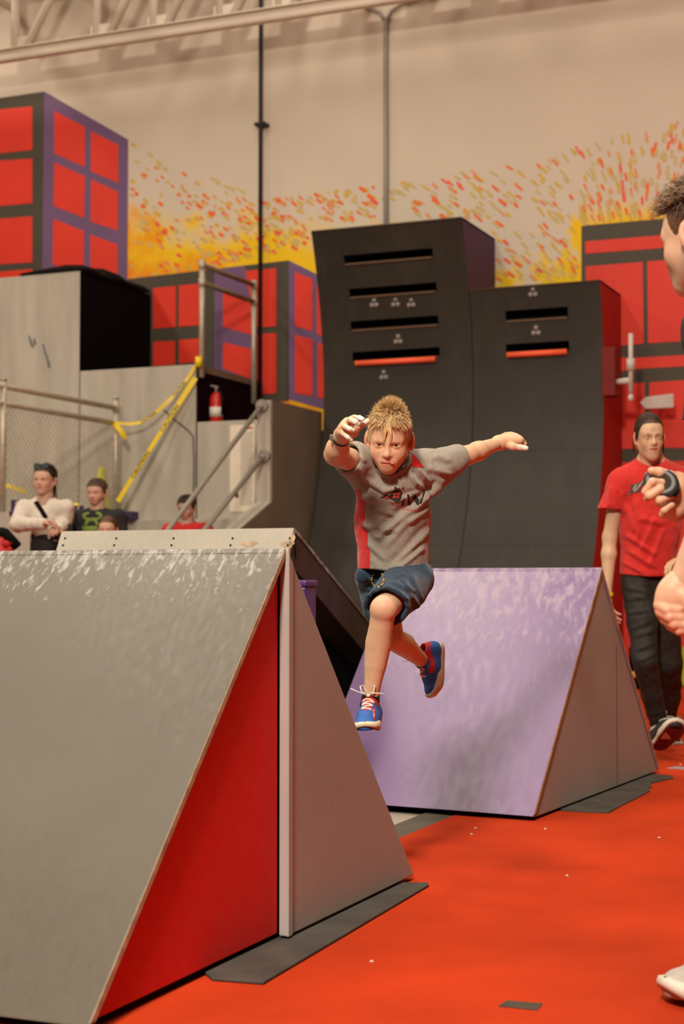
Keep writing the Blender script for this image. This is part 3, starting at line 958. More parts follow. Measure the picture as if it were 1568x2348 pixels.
# low stage, chain-link fence
XF = at_y(266, 940, YT - .25)[0]
yF0 = at_x(8, 880, XF)[1]
yF1 = YT - .25
ZP = yt(300, 1196)[2]
st = empty('stage', (XF - 2, 11.8, 0), 'low grey stage below the chain-link fence', 'stage')
box('stage_front', (-14, yF0 - .12, 0), (XF + .06, yF0 - .10, ZP), M_tgrey, st)
box('stage_deck', (-14, yF0 - .10, 0), (XF + .06, YT - .001, ZP - .01), M_tgrey, st)
box('stage_step', (XF + .06, yF0 - .12, 0), (-6.72, yF0 + .3, ZP), M_tgrey, st)
stairs = empty('stair_landing', ((XF + X3) / 2, 12.5, 0), 'grey stair landing and steps under the notice', 'stairs')
box('landing', (XF + .07, YT - .32, 0), (X3 - .02, YT - .001, ZP), M_tgrey, stairs, .004)
for k in range(4):
    z = ZP - (k + 1) * ZP / 5
    box('step', (XF + .2, YT - .32 - .27 * (k + 1), 0), (-6.72, YT - .32 - .27 * k, z), M_tgrey, stairs, .004)
zf_t = (at_x(8, 879, XF)[2] + at_x(265, 942, XF)[2]) / 2
zf_m = (at_x(8, 926, XF)[2] + at_x(265, 970, XF)[2]) / 2
zf_p = at_x(266, 915, XF)[2]
fr = railing('chain_link_fence', 'chain-link fence panel with two top rails on the low stage', 'pipe railings',
             [((XF, yF0, ZP), (XF, yF0, zf_t + .05)), ((XF, yF1, ZP), (XF, yF1, zf_p))],
             [((XF, yF0 - .5, zf_t + .0), (XF, yF1, zf_t)), ((XF, yF0 - .5, zf_m), (XF, yF1, zf_m))])
geos = []
hgt = zf_m - ZP - .03
Lf = yF1 - yF0
k = -hgt
while k < Lf:
    for s in (1, -1):
        y0, y1 = k, k + hgt
        z0, z1 = 0.0, hgt
        if y0 < 0:
            z0 = -y0
            y0 = 0
        if y1 > Lf:
            z1 = hgt - (y1 - Lf)
            y1 = Lf
        if y1 > y0 + .01:
            if s == 1:
                geos.append(tube_geo([(XF, yF0 + y0, ZP + .02 + z0), (XF, yF0 + y1, ZP + .02 + z1)], .0032, 4, False))
            else:
                geos.append(tube_geo([(XF + .004, yF0 + Lf - y0, ZP + .02 + z0), (XF + .004, yF0 + Lf - y1, ZP + .02 + z1)], .0032, 4, False))
    k += .062
V, F = merge(*geos)
wo = poly('chain_link_wire', V, F, M_pipe, fr)
tag(wo, 'woven wire mesh of the fence', kind='stuff')

# purple pads along the stage edge
M_ppad = mat('dark_purple_pad', (0.040, 0.020, 0.080), rough=0.5)
for i, (xa, xb, yya, yyb, lab) in enumerate(((34, 70, 1146, 1158, 'purple pad strip on the stage beside the left fence post'), (140, 186, 1160, 1172, 'purple pad strip on the stage left of the teenage boy'),
                                      (30, 76, 1172, 1180, 'lower purple pad strip left of the woman'), (144, 176, 1180, 1190, 'lower purple pad strip right of the woman'))):
    yy = yF0 - (.133 if i > 1 else .08)
    p, q = at_y(xa, yya, yy), at_y(xb, yyb, yy)
    pr_ = empty('edge_pad', ((p[0] + q[0]) / 2, yy, q[2]), lab, 'pad', 'purple edge pads')
    zlo = min(q[2], p[2] - .04) if i > 1 else ZP
    box('pad', (p[0] - .02, yy - .03, zlo), (q[0] + .02, yy + .012, p[2]), M_ppad, pr_, .008)
    for k in range(4):
        x = p[0] + (q[0] - p[0]) * (k + .5) / 4
        prism('stripe', [(x, yy - .032, min(q[2], p[2] - .04) + .004), (x + .012, yy - .032, min(q[2], p[2] - .04) + .004), (x + .03, yy - .032, p[2] - .004), (x + .018, yy - .032, p[2] - .004)], (0, .003, 0), M_tgrey, pr_)
p, q = at_y(272, 1173, YT - .4), at_y(306, 1196, YT - .4)
q[2] = ZP + .02
o = empty('edge_pad', ((p[0] + q[0]) / 2, YT - .4, q[2]), 'dark purple pad block at the foot of the fence', 'pad', 'purple edge pads')
box('pad', (p[0], YT - .45, q[2] - .02), (q[0], YT - .30, p[2]), M_ppad, o, .012)
box('pad_flap', (p[0] + .01, YT - .46, q[2]), (q[0] - .01, YT - .452, q[2] + .03), M_ppad, o, .002)

# yellow-green cone on the stage
M_cone = mat('lime_cone', (0.62, 0.62, 0.02), rough=0.5)
pc = at_y(233, 1072, YT - .24)
pcb = ZP
cn = empty('traffic_cone', (pc[0], YT - .24, pcb), 'lime yellow cone behind the teenage boy', 'cone')
hc = pc[2] - pcb
tube('cone_body', [(pc[0], YT - .24, pcb + z * hc) for z in (.02, .3, .98, 1.0)], [.105, .085, .032, .022], M_cone, cn, 18)
box('cone_base', (pc[0] - .12, YT - .36, pcb), (pc[0] + .12, YT - .12, pcb + .025), M_cone, cn, .01)

# stair side wall with two handrails
M_swall = mat('stair_wall_brown', (0.20, 0.165, 0.115), rough=0.55, var=0.14, scale=2)
YSW = 12.52
XS = at_y(624, 1000, YSW)[0]
zs_top = at_y(624, 917, YSW)[2]
zk = at_y(624, 1150, YSW)[2]
pk = at_x(548, 1216, XS)
slope = (zk - pk[2]) / (YSW - pk[1])
yend = 11.05
sw = empty('stair_side_wall', (XS - .06, 12.2, 0), 'grey plywood stair wall with slanted foot beside the tall warped wall', 'stair wall')
prof = [(13.6, 0), (13.6, zs_top), (YSW, zs_top), (YSW, zk), (pk[1], pk[2]), (yend, 0)]
prism('side_board', [(XS, y, z) for y, z in prof], (-.02, 0, 0), M_swall, sw)
WSW = XS - at_y(590, 930, YSW)[0]
prism('core', [(XS - .02, y, z) for y, z in prof], (-WSW + .02, 0, 0), M_tgrey, sw)
xrl = XS - WSW * .6
M_rail2 = mat('grey_handrail', (0.27, 0.245, 0.205), rough=0.5, var=0.08)
for (xa, ya_, xb, yb_, lab) in ((600, 930, 385, 1216, 'upper grey handrail running down from the stair wall'), (604, 1046, 468, 1216, 'lower grey handrail running down from the stair wall')):
    a = at_y(xa, ya_, YSW - .03)
    xq = a[0] + .0
    b = at_x(xb, yb_, xq)
    dirv = unit(b - a)
    hr = empty('handrail', a, lab, 'handrail', 'stair handrails')
    tube('rail', [a, b + dirv * .7], .022, M_rail2, hr, 10)
    tube('flange', [a + np.array([0, .028, 0]), a + np.array([0, -.012, 0])], .055, M_hold, hr, 14)
    tube('elbow', [a + np.array([0, -.01, 0]), a + dirv * .05], .03, M_hold, hr, 10)
    c = a + dirv * .62
    if ya_ > 1000:
        tube('bracket', [c, c + np.array([.0, .02, -.06])], .016, M_hold, hr, 8)

# =================================================================== CAUTION TAPE
M_tapey = mat('caution_yellow', (0.78, 0.56, 0.012), rough=0.4, var=0.05)
M_tapet = mat('caution_black', (0.05, 0.04, 0.012), rough=0.5)

def tape(label, pts, width, words, group='caution tapes'):
    P = []
    pts = [np.array(p, float) for p in pts]
    n = 40
    # Catmull-Rom through the points
    Q = [pts[0]] + pts + [pts[-1]]
    for s in range(len(pts) - 1):
        for k in range(n):
            t = k / n
            a, b, c, d = Q[s:s + 4]
            P.append(.5 * ((2 * b) + (-a + c) * t + (2 * a - 5 * b + 4 * c - d) * t * t + (-a + 3 * b - 3 * c + d) * t ** 3))
    P.append(pts[-1])
    Wv = []
    for i in range(len(P)):
        d = P[min(i + 1, len(P) - 1)] - P[max(i - 1, 0)]
        side = np.cross(d, [0, 1, .0])
        side = side / (np.linalg.norm(side) + 1e-9)
        tw = .35 * math.sin(i * .05)
        v = side * math.cos(tw) + np.array([0, 1, 0]) * math.sin(tw)
        Wv.append(v * width / 2)
    root = empty('caution_tape', pts[0], label, 'tape', group)
    V, F = ribbon_geo(P, Wv, .0012)
    poly('strip', V, F, M_tapey, root)
    if words:
        L_ = [0]
        for i in range(1, len(P)):
            L_.append(L_[-1] + np.linalg.norm(P[i] - P[i - 1]))
        tv, tf = text_mesh('CAUTION', width * 1.25, 'LEFT', 0.0012)
        tl = max(v[0] for v in tv)
        s0 = .25
        while s0 + tl < L_[-1]:
            Vt = []
            for (x, y, z) in tv:
                s = L_[-1] - s0 - x if (P[-1][2] > P[0][2]) is False else s0 + x
                i = min(max(int(np.searchsorted(L_, s)) - 1, 0), len(P) - 2)
                f = (s - L_[i]) / max(1e-6, L_[i + 1] - L_[i])
                c = P[i] * (1 - f) + P[i + 1] * f
                wv = Wv[i] * (1 - f) + Wv[i + 1] * f
                d = unit(P[i + 1] - P[i])
                up = wv / np.linalg.norm(wv)
                if up[2] < 0:
                    up = -up
                nrm = np.cross(d, up)
                nrm = nrm / np.linalg.norm(nrm)
                if nrm[1] > 0:
                    nrm = -nrm
                Vt.append(c + up * (y - width * .42) + nrm * .0022)
            poly('lettering', Vt, tf, M_tapet, root)
            s0 += tl + .22
    return root

top_p = np.array([xr - .03, YT - .03, Z2 + .03])
fp = np.array([XF, yF1 - .04, zf_m])
tape('yellow caution tape sagging from the fence post up to the pipe railing', [fp, at_y(322, 968, yF1 + .05), at_y(380, 925, yF1 + .1), at_y(430, 868, YT - .05), top_p], .030, True)
tape('straight yellow caution tape slanting down from the railing to the fence foot', [at_y(270, 1150, yF1 - .1), at_y(355, 1012, YT - .2), at_y(448, 866, YT - .06)], .050, True)
tape('loose yellow tape end hanging from the fence post', [fp + np.array([.01, -.03, 0]), at_y(275, 985, yF1 - .07), at_y(288, 1005, yF1 - .06)], .05, False)
tape('yellow tape strip low on the stage behind the woman', [at_y(2, 1108, yF0 + .5), at_y(30, 1118, yF0 + .5), at_y(60, 1128, yF0 + .5)], .035, False)
tape('short yellow tape strip beside the woman shoulder', [at_y(136, 1152, yF0 + .2), at_y(180, 1160, yF0 + .2)], .04, False)
tube('tape_knot', [top_p + Z3 * .03, top_p - Z3 * .06], .033, M_tapey, empty('caution_tape', top_p, 'knot of yellow tape wrapped round the railing post foot', 'tape', 'caution tapes'), 10)

# =================================================================== RIGHT-HAND BITS
# white bar handle on the red side of the warped wall
pw0, pw1 = at_y(1446, 765, 13.3), at_y(1446, 896, 13.3)
hb = empty('bar_fixture', pw1, 'white upright bar fixed beside the red warped wall side', 'bar')
M_white = mat('white_paint', (0.60, 0.54, 0.48), rough=0.5)
tube('upright', [pw0, pw1 - Z3 * .02], .020, M_white, hb, 10)
pj = at_y(1446, 836, 13.3)
tube('collar', [pj + Z3 * .05, pj - Z3 * .05], .036, M_white, hb, 10)
pj2 = at_y(1446, 872, 13.3)
tube('arm', [pj2, pj2 + np.array([-.16, .1, 0])], .028, M_white, hb, 10)
tube('end_ball', [pw1 - Z3 * .03, pw1 - Z3 * .045, pw1 - Z3 * .075, pw1 - Z3 * .09], [.012, .024, .024, .010], M_white, hb, 10)
box('mount_box', (pj2[0] - .26, 13.33, pj2[2] - .12), (pj2[0] - .14, 13.5, pj2[2] + .30), mat('mount_dark_red', (.16, .005, .004), rough=.7), hb, .01)
# pale sign plate
ps0, ps1 = at_y(1466, 908, 13.9), at_y(1544, 935, 13.9)
sg = empty('sign_plate', ((ps0[0] + ps1[0]) / 2, 13.9, ps1[2]), 'pale arrow-shaped plate on the red mural wall above the young man', 'sign')
prism('plate', [(ps0[0], 13.9, (ps0[2] + ps1[2]) / 2), (ps0[0] + .05, 13.9, ps0[2] - .01), (ps1[0], 13.9, ps0[2] + .01), (ps1[0], 13.9, ps1[2]), (ps0[0] + .05, 13.9, ps1[2])], (0, .02, 0), M_white, sg, .008)
tube('standoff', [((ps0[0] + ps1[0]) / 2, 13.91, (ps0[2] + ps1[2]) / 2), ((ps0[0] + ps1[0]) / 2, YW, (ps0[2] + ps1[2]) / 2)], .015, M_white, sg, 8)
# lime pad standing at the far right
pg0, pg1 = at_z(1536, 1574, 0), at_z(1700, 1574, 0)
gp = empty('lime_mat', (pg0[0] + .6, pg0[1], 0), 'lime green crash mat behind the young man, right edge', 'mat')
Zg = at_y(1560, 1482, pg0[1])[2]
prism('pad', [pg0 + Z3 * .0, pg0 + np.array([1.5, 0, 0]), pg0 + np.array([1.5, 0, Zg]), pg0 + np.array([.10, 0, Zg])], (0, .3, 0), mat('lime_vinyl', (.36, .42, .01), rough=.45), gp, .02)
box('seam', (pg0[0] + .05, pg0[1] - .004, Zg * .5), (pg0[0] + 1.5, pg0[1], Zg * .5 + .012), mat('lime_seam', (.28, .32, .01)), gp)
# small dark stand with an amber ring, at the foot of the red wall
pp = at_z(1456, 1580, 0)
ring = empty('floor_stand', pp, 'small black stand with an amber band by the red wall foot', 'stand')
tube('stand_pole', [pp, pp + Z3 * .35], .05, M_black, ring, 12)
tube('amber_band', [pp + Z3 * .10, pp + Z3 * .15], .058, M_yel, ring, 12)
# =================================================================== IMPLICIT SURFACES FOR FIGURES
class Field:
    """a distance grid; shapes are blended in, then turned into one continuous mesh"""
    def __init__(self, lo, hi, h):
        self.lo = np.array(lo, float)
        self.h = h
        self.n = np.ceil((np.array(hi, float) - self.lo) / h).astype(int) + 1
        self.D = np.full(self.n, 1.0, np.float32)

    def _sub(self, lo, hi):
        i0 = np.maximum(0, np.floor((lo - self.lo) / self.h).astype(int))
        i1 = np.minimum(self.n, np.ceil((hi - self.lo) / self.h).astype(int) + 1)
        if np.any(i1 <= i0):
            return None, None
        sl = tuple(slice(a, b) for a, b in zip(i0, i1))
        ax = [(self.lo[k] + self.h * np.arange(i0[k], i1[k])).astype(np.float32) for k in range(3)]
        return sl, np.meshgrid(*ax, indexing='ij', sparse=True)

    def _mix(self, sl, d, k, op):
        a = self.D[sl]
        if op == 'sub':
            d = -d
            if k <= 0:
                self.D[sl] = np.maximum(a, d)
                return
            h = np.clip(.5 - .5 * (d - a) / k, 0, 1)
            self.D[sl] = d * (1 - h) + a * h + k * h * (1 - h)
        else:
            if k <= 0:
                self.D[sl] = np.minimum(a, d)
                return
            h = np.clip(.5 + .5 * (d - a) / k, 0, 1)
            self.D[sl] = d * (1 - h) + a * h - k * h * (1 - h)

    def cone(self, a, b, ra, rb=None, k=.02, op='add', flat=None, clip=None):
        """round cone a-b; flat = (axis, factor) squeezes the section along a unit axis; clip = list of (point, normal) kept where (p-point).normal < 0"""
        a, b = np.array(a, float), np.array(b, float)
        rb = ra if rb is None else rb
        m = max(ra, rb) * (max(1, 1 / flat[1]) if flat and flat[1] > 0 else 1) + max(k, 0) + 3 * self.h
        sl, g = self._sub(np.minimum(a, b) - m, np.maximum(a, b) + m)
        if sl is None:
            return
        ab = b - a
        q = [g[i] - a[i] for i in range(3)]
        t = np.clip((q[0] * ab[0] + q[1] * ab[1] + q[2] * ab[2]) / max(1e-12, ab @ ab), 0, 1)
        e = [q[i] - t * ab[i] for i in range(3)]
        if flat:
            ax, f = np.array(flat[0], float), flat[1]
            s = e[0] * ax[0] + e[1] * ax[1] + e[2] * ax[2]
            r2 = e[0] ** 2 + e[1] ** 2 + e[2] ** 2 + s * s * (1 / (f * f) - 1)
            d = (np.sqrt(np.maximum(r2, 0)) - (ra + (rb - ra) * t)) * min(1, f)
        else:
            d = np.sqrt(e[0] ** 2 + e[1] ** 2 + e[2] ** 2) - (ra + (rb - ra) * t)
        if clip:
            for (p, n) in clip:
                d = np.maximum(d, (g[0] - p[0]) * n[0] + (g[1] - p[1]) * n[1] + (g[2] - p[2]) * n[2])
        self._mix(sl, d.astype(np.float32), k, op)

    def ell(self, c, r, R=None, k=.02, op='add', clip=None):
        c, r = np.array(c, float), np.array(r, float)
        R = np.eye(3) if R is None else np.array(R)
        ext = np.abs(R) @ r + max(k, 0) + 3 * self.h
        sl, g = self._sub(c - ext, c + ext)
        if sl is None:
            return
        q = [g[i] - c[i] for i in range(3)]
        l = [q[0] * R[0, j] + q[1] * R[1, j] + q[2] * R[2, j] for j in range(3)]
        k0 = np.sqrt(sum((l[j] / r[j]) ** 2 for j in range(3)))
        k1 = np.sqrt(sum((l[j] / r[j] ** 2) ** 2 for j in range(3)))
        d = k0 * (k0 - 1) / np.maximum(k1, 1e-6)
        if clip:
            for (p, n) in clip:
                d = np.maximum(d, (g[0] - p[0]) * n[0] + (g[1] - p[1]) * n[1] + (g[2] - p[2]) * n[2])
        self._mix(sl, d.astype(np.float32), k, op)

    def half(self, p, n, k=0.0):
        """cut away everything on the side n points to"""
        ax = [(self.lo[i] + self.h * np.arange(self.n[i])).astype(np.float32) for i in range(3)]
        g = np.meshgrid(*ax, indexing='ij', sparse=True)
        d = (g[0] - p[0]) * n[0] + (g[1] - p[1]) * n[1] + (g[2] - p[2]) * n[2]
        self.D = np.maximum(self.D, d.astype(np.float32))

    def chain(self, pts, radii, k=.02, flat=None):
        for i in range(len(pts) - 1):
            self.cone(pts[i], pts[i + 1], radii[i], radii[i + 1], k, flat=flat)

    def mesh(self):
        D = self.D
        s = D < 0
        c = np.zeros(np.array(D.shape) - 1, np.int8)
        for i in (0, 1):
            for j in (0, 1):
                for k in (0, 1):
                    c += s[i:D.shape[0] - 1 + i, j:D.shape[1] - 1 + j, k:D.shape[2] - 1 + k]
        idx = np.argwhere((c > 0) & (c < 8))
        vid = np.full(c.shape, -1, np.int32)
        vid[idx[:, 0], idx[:, 1], idx[:, 2]] = np.arange(len(idx))
        acc = np.zeros((len(idx), 3))
        cnt = np.zeros(len(idx))
        cor = [(i, j, k) for i in (0, 1) for j in (0, 1) for k in (0, 1)]
        val = {q: D[idx[:, 0] + q[0], idx[:, 1] + q[1], idx[:, 2] + q[2]] for q in cor}
        for a in cor:
            for ax in range(3):
                if a[ax]:
                    continue
                b = list(a)
                b[ax] = 1
                b = tuple(b)
                va, vb = val[a], val[b]
                m = (va < 0) != (vb < 0)
                t = np.where(m, va / np.where(m, va - vb, 1), 0)
                p = np.repeat(np.array([a], float), len(idx), 0)
                p[:, ax] += t
                acc += p * m[:, None]
                cnt += m
        V = self.lo + (idx + acc / cnt[:, None]) * self.h
        F = []
        for ax in range(3):
            o1, o2 = (ax + 1) % 3, (ax + 2) % 3
            sa = [slice(None)] * 3
            sb = [slice(None)] * 3
            sa[ax] = slice(0, -1)
            sb[ax] = slice(1, None)
            e = s[tuple(sa)] != s[tuple(sb)]
            w = np.argwhere(e)
            ok = (w[:, o1] > 0) & (w[:, o2] > 0) & (w[:, o1] < D.shape[o1] - 1) & (w[:, o2] < D.shape[o2] - 1)
            w = w[ok]
            inside = s[w[:, 0], w[:, 1], w[:, 2]]
            q = []
            for (u, v) in ((0, 0), (1, 0), (1, 1), (0, 1)):
                t = w.copy()
                t[:, o1] -= 1 - u
                t[:, o2] -= 1 - v
                q.append(vid[t[:, 0], t[:, 1], t[:, 2]])
            q = np.stack(q, 1)
            q[~inside] = q[~inside][:, ::-1]
            F.append(q)
        return V, np.concatenate(F)

def vnormals(V, F):
    n = np.cross(V[F[:, 2]] - V[F[:, 0]], V[F[:, 3]] - V[F[:, 1]])
    out = np.zeros_like(V)
    for i in range(4):
        np.add.at(out, F[:, i], n)
    return out / (np.linalg.norm(out, axis=1, keepdims=True) + 1e-12)

def smooth_verts(V, F, it=1, lam=.5):
    for _ in range(it):
        acc = np.zeros_like(V)
        cnt = np.zeros(len(V))
        for i in range(4):
            a, b = F[:, i], F[:, (i + 1) % 4]
            np.add.at(acc, a, V[b])
            np.add.at(cnt, a, 1)
            np.add.at(acc, b, V[a])
            np.add.at(cnt, b, 1)
        V = V + lam * (acc / np.maximum(cnt, 1)[:, None] - V)
    return V

def np_mesh(name, V, F, m, parent, attrs=None, cols=None, smooth=True, origin=None):
    me = bpy.data.meshes.new(name)
    F = np.asarray(F)
    me.vertices.add(len(V))
    me.vertices.foreach_set('co', np.asarray(V, np.float32).ravel())
    k = F.shape[1]
    me.loops.add(F.size)
    me.loops.foreach_set('vertex_index', F.astype(np.int32).ravel())
    me.polygons.add(len(F))
    me.polygons.foreach_set('loop_start', np.arange(0, F.size, k, dtype=np.int32))
    me.polygons.foreach_set('loop_total', np.full(len(F), k, np.int32))
    me.update(calc_edges=True)
    me.validate()
    me.polygons.foreach_set('use_smooth', [smooth] * len(me.polygons))
    if attrs:
        for nme, v in attrs.items():
            a = me.attributes.new(nme, 'FLOAT', 'POINT')
            a.data.foreach_set('value', np.asarray(v, np.float32))
    if cols is not None:
        a = me.color_attributes.new('tint', 'FLOAT_COLOR', 'POINT')
        c4 = np.ones((len(V), 4), np.float32)
        c4[:, :3] = cols
        a.data.foreach_set('color', c4.ravel())
    return link_mesh(name, me, m, parent, origin)

def rot(ax, deg):
    return np.array(Matrix.Rotation(math.radians(deg), 3, ax))

FACE_CAM = np.stack([CAM_R, -CAM_B, CAM_U], 1)     # local x right, y away, z up  ->  world

def attr_mat(name, col, rough=0.6, bump=0.0, bscale=300, sss=0.0, spec=.4, panels=(), var=.08, scale=60, stretch=(1, 1, 1), attr_col=False, sheen=0.0):
    """material whose colour comes from a vertex tint and/or crisp panels marked by signed attributes"""
    m = mat(name, col, rough=rough, bump=bump, bscale=bscale, sss=sss, spec=spec, var=var, scale=scale, stretch=stretch)
    N, L, B = nodes_of(m)
    src = B.inputs['Base Color'].links[0].from_socket
    if attr_col:
        a = N.new('ShaderNodeVertexColor')
        a.layer_name = 'tint'
        mx = N.new('ShaderNodeMix')
        mx.data_type = 'RGBA'
        mx.blend_type = 'MULTIPLY'
        mx.inputs['Factor'].default_value = 1
        L.new(src, mx.inputs['A'])
        L.new(a.outputs['Color'], mx.inputs['B'])
        src = mx.outputs['Result']
    for an, pc in panels:
        a = N.new('ShaderNodeAttribute')
        a.attribute_name = an
        r = N.new('ShaderNodeMapRange')
        r.inputs['From Min'].default_value = -.0004
        r.inputs['From Max'].default_value = .0004
        L.new(a.outputs['Fac'], r.inputs['Value'])
        mx = N.new('ShaderNodeMix')
        mx.data_type = 'RGBA'
        L.new(r.outputs[0], mx.inputs['Factor'])
        L.new(src, mx.inputs['A'])
        mx.inputs['B'].default_value = (*pc, 1)
        src = mx.outputs['Result']
    L.new(src, B.inputs['Base Color'])
    if sheen:
        B.inputs['Sheen Weight'].default_value = sheen
    return m

def fbm(V, f, seed=0.0, oct_=3):
    return np.array([mnoise.fractal((v[0] * f + seed, v[1] * f + seed * .7, v[2] * f - seed), .9, 2.0, oct_) for v in V])

# ------------------------------------------------------------------ heads
def head_geo(h=.0026, child=False, thin=False, mouth='closed', eye_open=.5, tongue=False, nose=1.0):
    """a head in its own frame: x to its left, face towards -y, z up, metres; returns V, F, tint"""
    f = Field((-.105, -.125, -.17), (.105, .125, .135), h)
    jw = .050 if thin else (.049 if child else .054)
    cz = .010 if child else 0.0                                   # a child's chin sits higher
    f.ell((0, .014, .032), (.0745, .091, .080), k=.0)
    f.ell((0, -.022, -.026 + cz * .6), (.060, .066, .078 - cz * .5), k=.035)
    f.ell((0, -.040, .030), (.058, .046, .045), k=.03)           # forehead
    f.cone((0, -.066, -.090 + cz), (0, -.060, -.082 + cz), .019, .022, k=.03)
    for s in (-1, 1):
        f.cone((s * jw, .006, -.046 + cz * .5), (s * .014, -.058, -.088 + cz), .018, .017, k=.03)
        f.ell((s * .034, -.055, -.032), (.029, .027, .029) if child else ((.026, .024, .026) if not thin else (.022, .020, .022)), k=.025)
        if not child:
            f.cone((s * .014, -.083, .013), (s * .045, -.070, .014), .007, .008, k=.018)   # brow
        else:
            f.cone((s * .016, -.080, .014), (s * .044, -.068, .014), .005, .006, k=.020)
    # nose
    f.cone((0, -.080, .004), (0, -.096 - .006 * (nose - 1), -.026), .0075, .0105 * nose, k=.014)
    f.ell((0, -.096 - .008 * (nose - 1), -.029), (.0115 * nose, .0105, .009), k=.008)
    for s in (-1, 1):
        f.ell((s * .0125, -.085, -.031), (.0078, .010, .0075), k=.007)
        f.ell((s * .0062, -.0945, -.0375), (.0042, .0045, .003), k=.003, op='sub')
    # eye sockets and lids
    for s in (-1, 1):
        f.ell((s * .031, -.092, -.001), (.019, .014 if not child else .0115, .012 if not child else .010), k=.012, op='sub')
        c = np.array([s * .031, -.0700, -.002])
        up = -.003 + .008 * eye_open
        f.ell(c, (.0185, .0168, .0165), k=.003, clip=[((0, 0, c[2] + up), (0, -.15, -1))])
        f.ell(c + np.array([0, .0006, 0]), (.0180, .0162, .0162), k=.003, clip=[((0, 0, c[2] - .0062), (0, .1, 1))])
    # mouth
    zm = -.058
    f.ell((0, -.072, zm), (.030, .020, .022), k=.02)
    for (x0, x1) in ((-.021, -.004), (.021, .004)):
        f.cone((x0, -.083, zm + .0008), (x1, -.0915, zm + .0055), .0028, .0052, k=.005)
        f.cone((x0, -.083, zm - .0015), (x1, -.0895, zm - .0075), .0028, .0058, k=.005)
    gap = .0016 if mouth == 'closed' else .0042
    f.cone((-.021, -.089, zm - .0005), (0, -.098, zm - .001), gap, gap, k=.002, op='sub')
    f.cone((.021, -.089, zm - .0005), (0, -.098, zm - .001), gap, gap, k=.002, op='sub')
    if tongue:
        f.ell((.019, -.089, zm - .001), (.0095, .0085, .0048), k=.002)
    # ears
    for s in (-1, 1):
        Re = rot('Z', s * 36) @ rot('X', -8)
        c = np.array([s * .0815, .017, -.006])
        f.ell(c, (.0075, .0195, .030), Re, k=.006)
        f.ell(c + Re @ np.array([s * .009, -.002, .003]), (.0065, .0105, .018), Re, k=.004, op='sub')
        f.ell(c + np.array([-s * .002, -.006, -.027]), (.006, .009, .010), Re, k=.008)
    # neck
    f.cone((0, .018, -.05), (0, .034, -.20), .047 if child else .053, .050 if child else .057, k=.03)
    V, F = f.mesh()
    V = smooth_verts(V, F, 1, .4)
    T = np.ones((len(V), 3))
    x, y, z = V[:, 0], V[:, 1], V[:, 2]
    # lips, cheeks, ears are redder
    def blob(c, r):
        return np.exp(-(((V - np.array(c)) / np.array(r)) ** 2).sum(1))
    lip = np.clip(1.7 * np.exp(-((x / .021) ** 4 + ((z - zm + .0005) / .0092) ** 4 + ((y + .090) / .014) ** 4)), 0, 1)
    T *= 1 - lip[:, None] * np.array([.12, .48, .42])
    slit = np.clip(1.5 * np.exp(-((x / .022) ** 6 + ((z - zm + .0006) / .0022) ** 4)), 0, 1) * (y < -.078)
    T *= 1 - slit[:, None] * np.array([.55, .75, .75])
    if tongue:
        tg = blob((.020, -.094, zm - .001), (.010, .009, .0055))
        T *= 1 - np.clip(tg * 1.2, 0, 1)[:, None] * np.array([.18, .62, .52])
    for s in (-1, 1):
        T *= 1 - blob((s * .042, -.06, -.035), (.028, .03, .026))[:, None] * np.array([.0, .20, .22])
        T *= 1 - blob((s * .080, .012, -.004), (.016, .026, .034))[:, None] * np.array([.0, .28, .32])
        T *= 1 - blob((s * .031, -.083, -.001), (.019, .014, .0095))[:, None] * np.array([.16, .36, .36])
    T *= 1 - blob((0, -.1, -.032), (.018, .02, .012))[:, None] * np.array([0, .16, .18])
    return V, F, T

def place(V, M, t):
    return V @ np.array(M).T + np.array(t)

def add_eyes(root, M, t, s, iris=(.05, .03, .018), look=(0, .05), half=False):
    """eyeballs with iris and pupil as parts"""
    for sd in (-1, 1):
        c = np.array([sd * .031, -.0700, -.002])
        V, F = [], []
        nu, nv = 16, 10
        for j in range(nv + 1):
            th = math.pi * j / nv
            for i in range(nu):
                ph = 2 * math.pi * i / nu
                V.append(c + .0138 * np.array([math.sin(th) * math.cos(ph), -math.cos(th), math.sin(th) * math.sin(ph)]))
        F = [(j * nu + i, j * nu + (i + 1) % nu, (j + 1) * nu + (i + 1) % nu, (j + 1) * nu + i) for j in range(nv) for i in range(nu)]
        eb = np_mesh('eye', place(np.array(V) * s, M, t), np.array(F), mat('eye_white', (.42, .36, .31), rough=.25, var=.02), root)
        R = rot('Z', look[0] * 50) @ rot('X', -look[1] * 60)
        for nm, r0, col, lift in (('iris', .0072, iris, .0142), ('pupil', .0034, (.004, .004, .004), .0146)):
            P = [np.array([0, -lift, 0])]
            for j in range(1, 4):
                rr = r0 * j / 3
                for i in range(16):
                    a = 2 * math.pi * i / 16
                    P.append(np.array([rr * math.cos(a), -math.sqrt(lift ** 2 - rr ** 2), rr * math.sin(a)]))
            P = np.array([c + R @ p for p in P])
            Fi = [(0, 1 + i, 1 + (i + 1) % 16) for i in range(16)]
            Fi += [(1 + j * 16 + i, 17 + j * 16 + i, 17 + j * 16 + (i + 1) % 16, 1 + j * 16 + (i + 1) % 16) for j in range(2) for i in range(16)]
            poly(nm, place(P * s, M, t), Fi, mat('eye_' + nm + '_%.3f' % col[0], col, rough=.2, var=.02), eb)

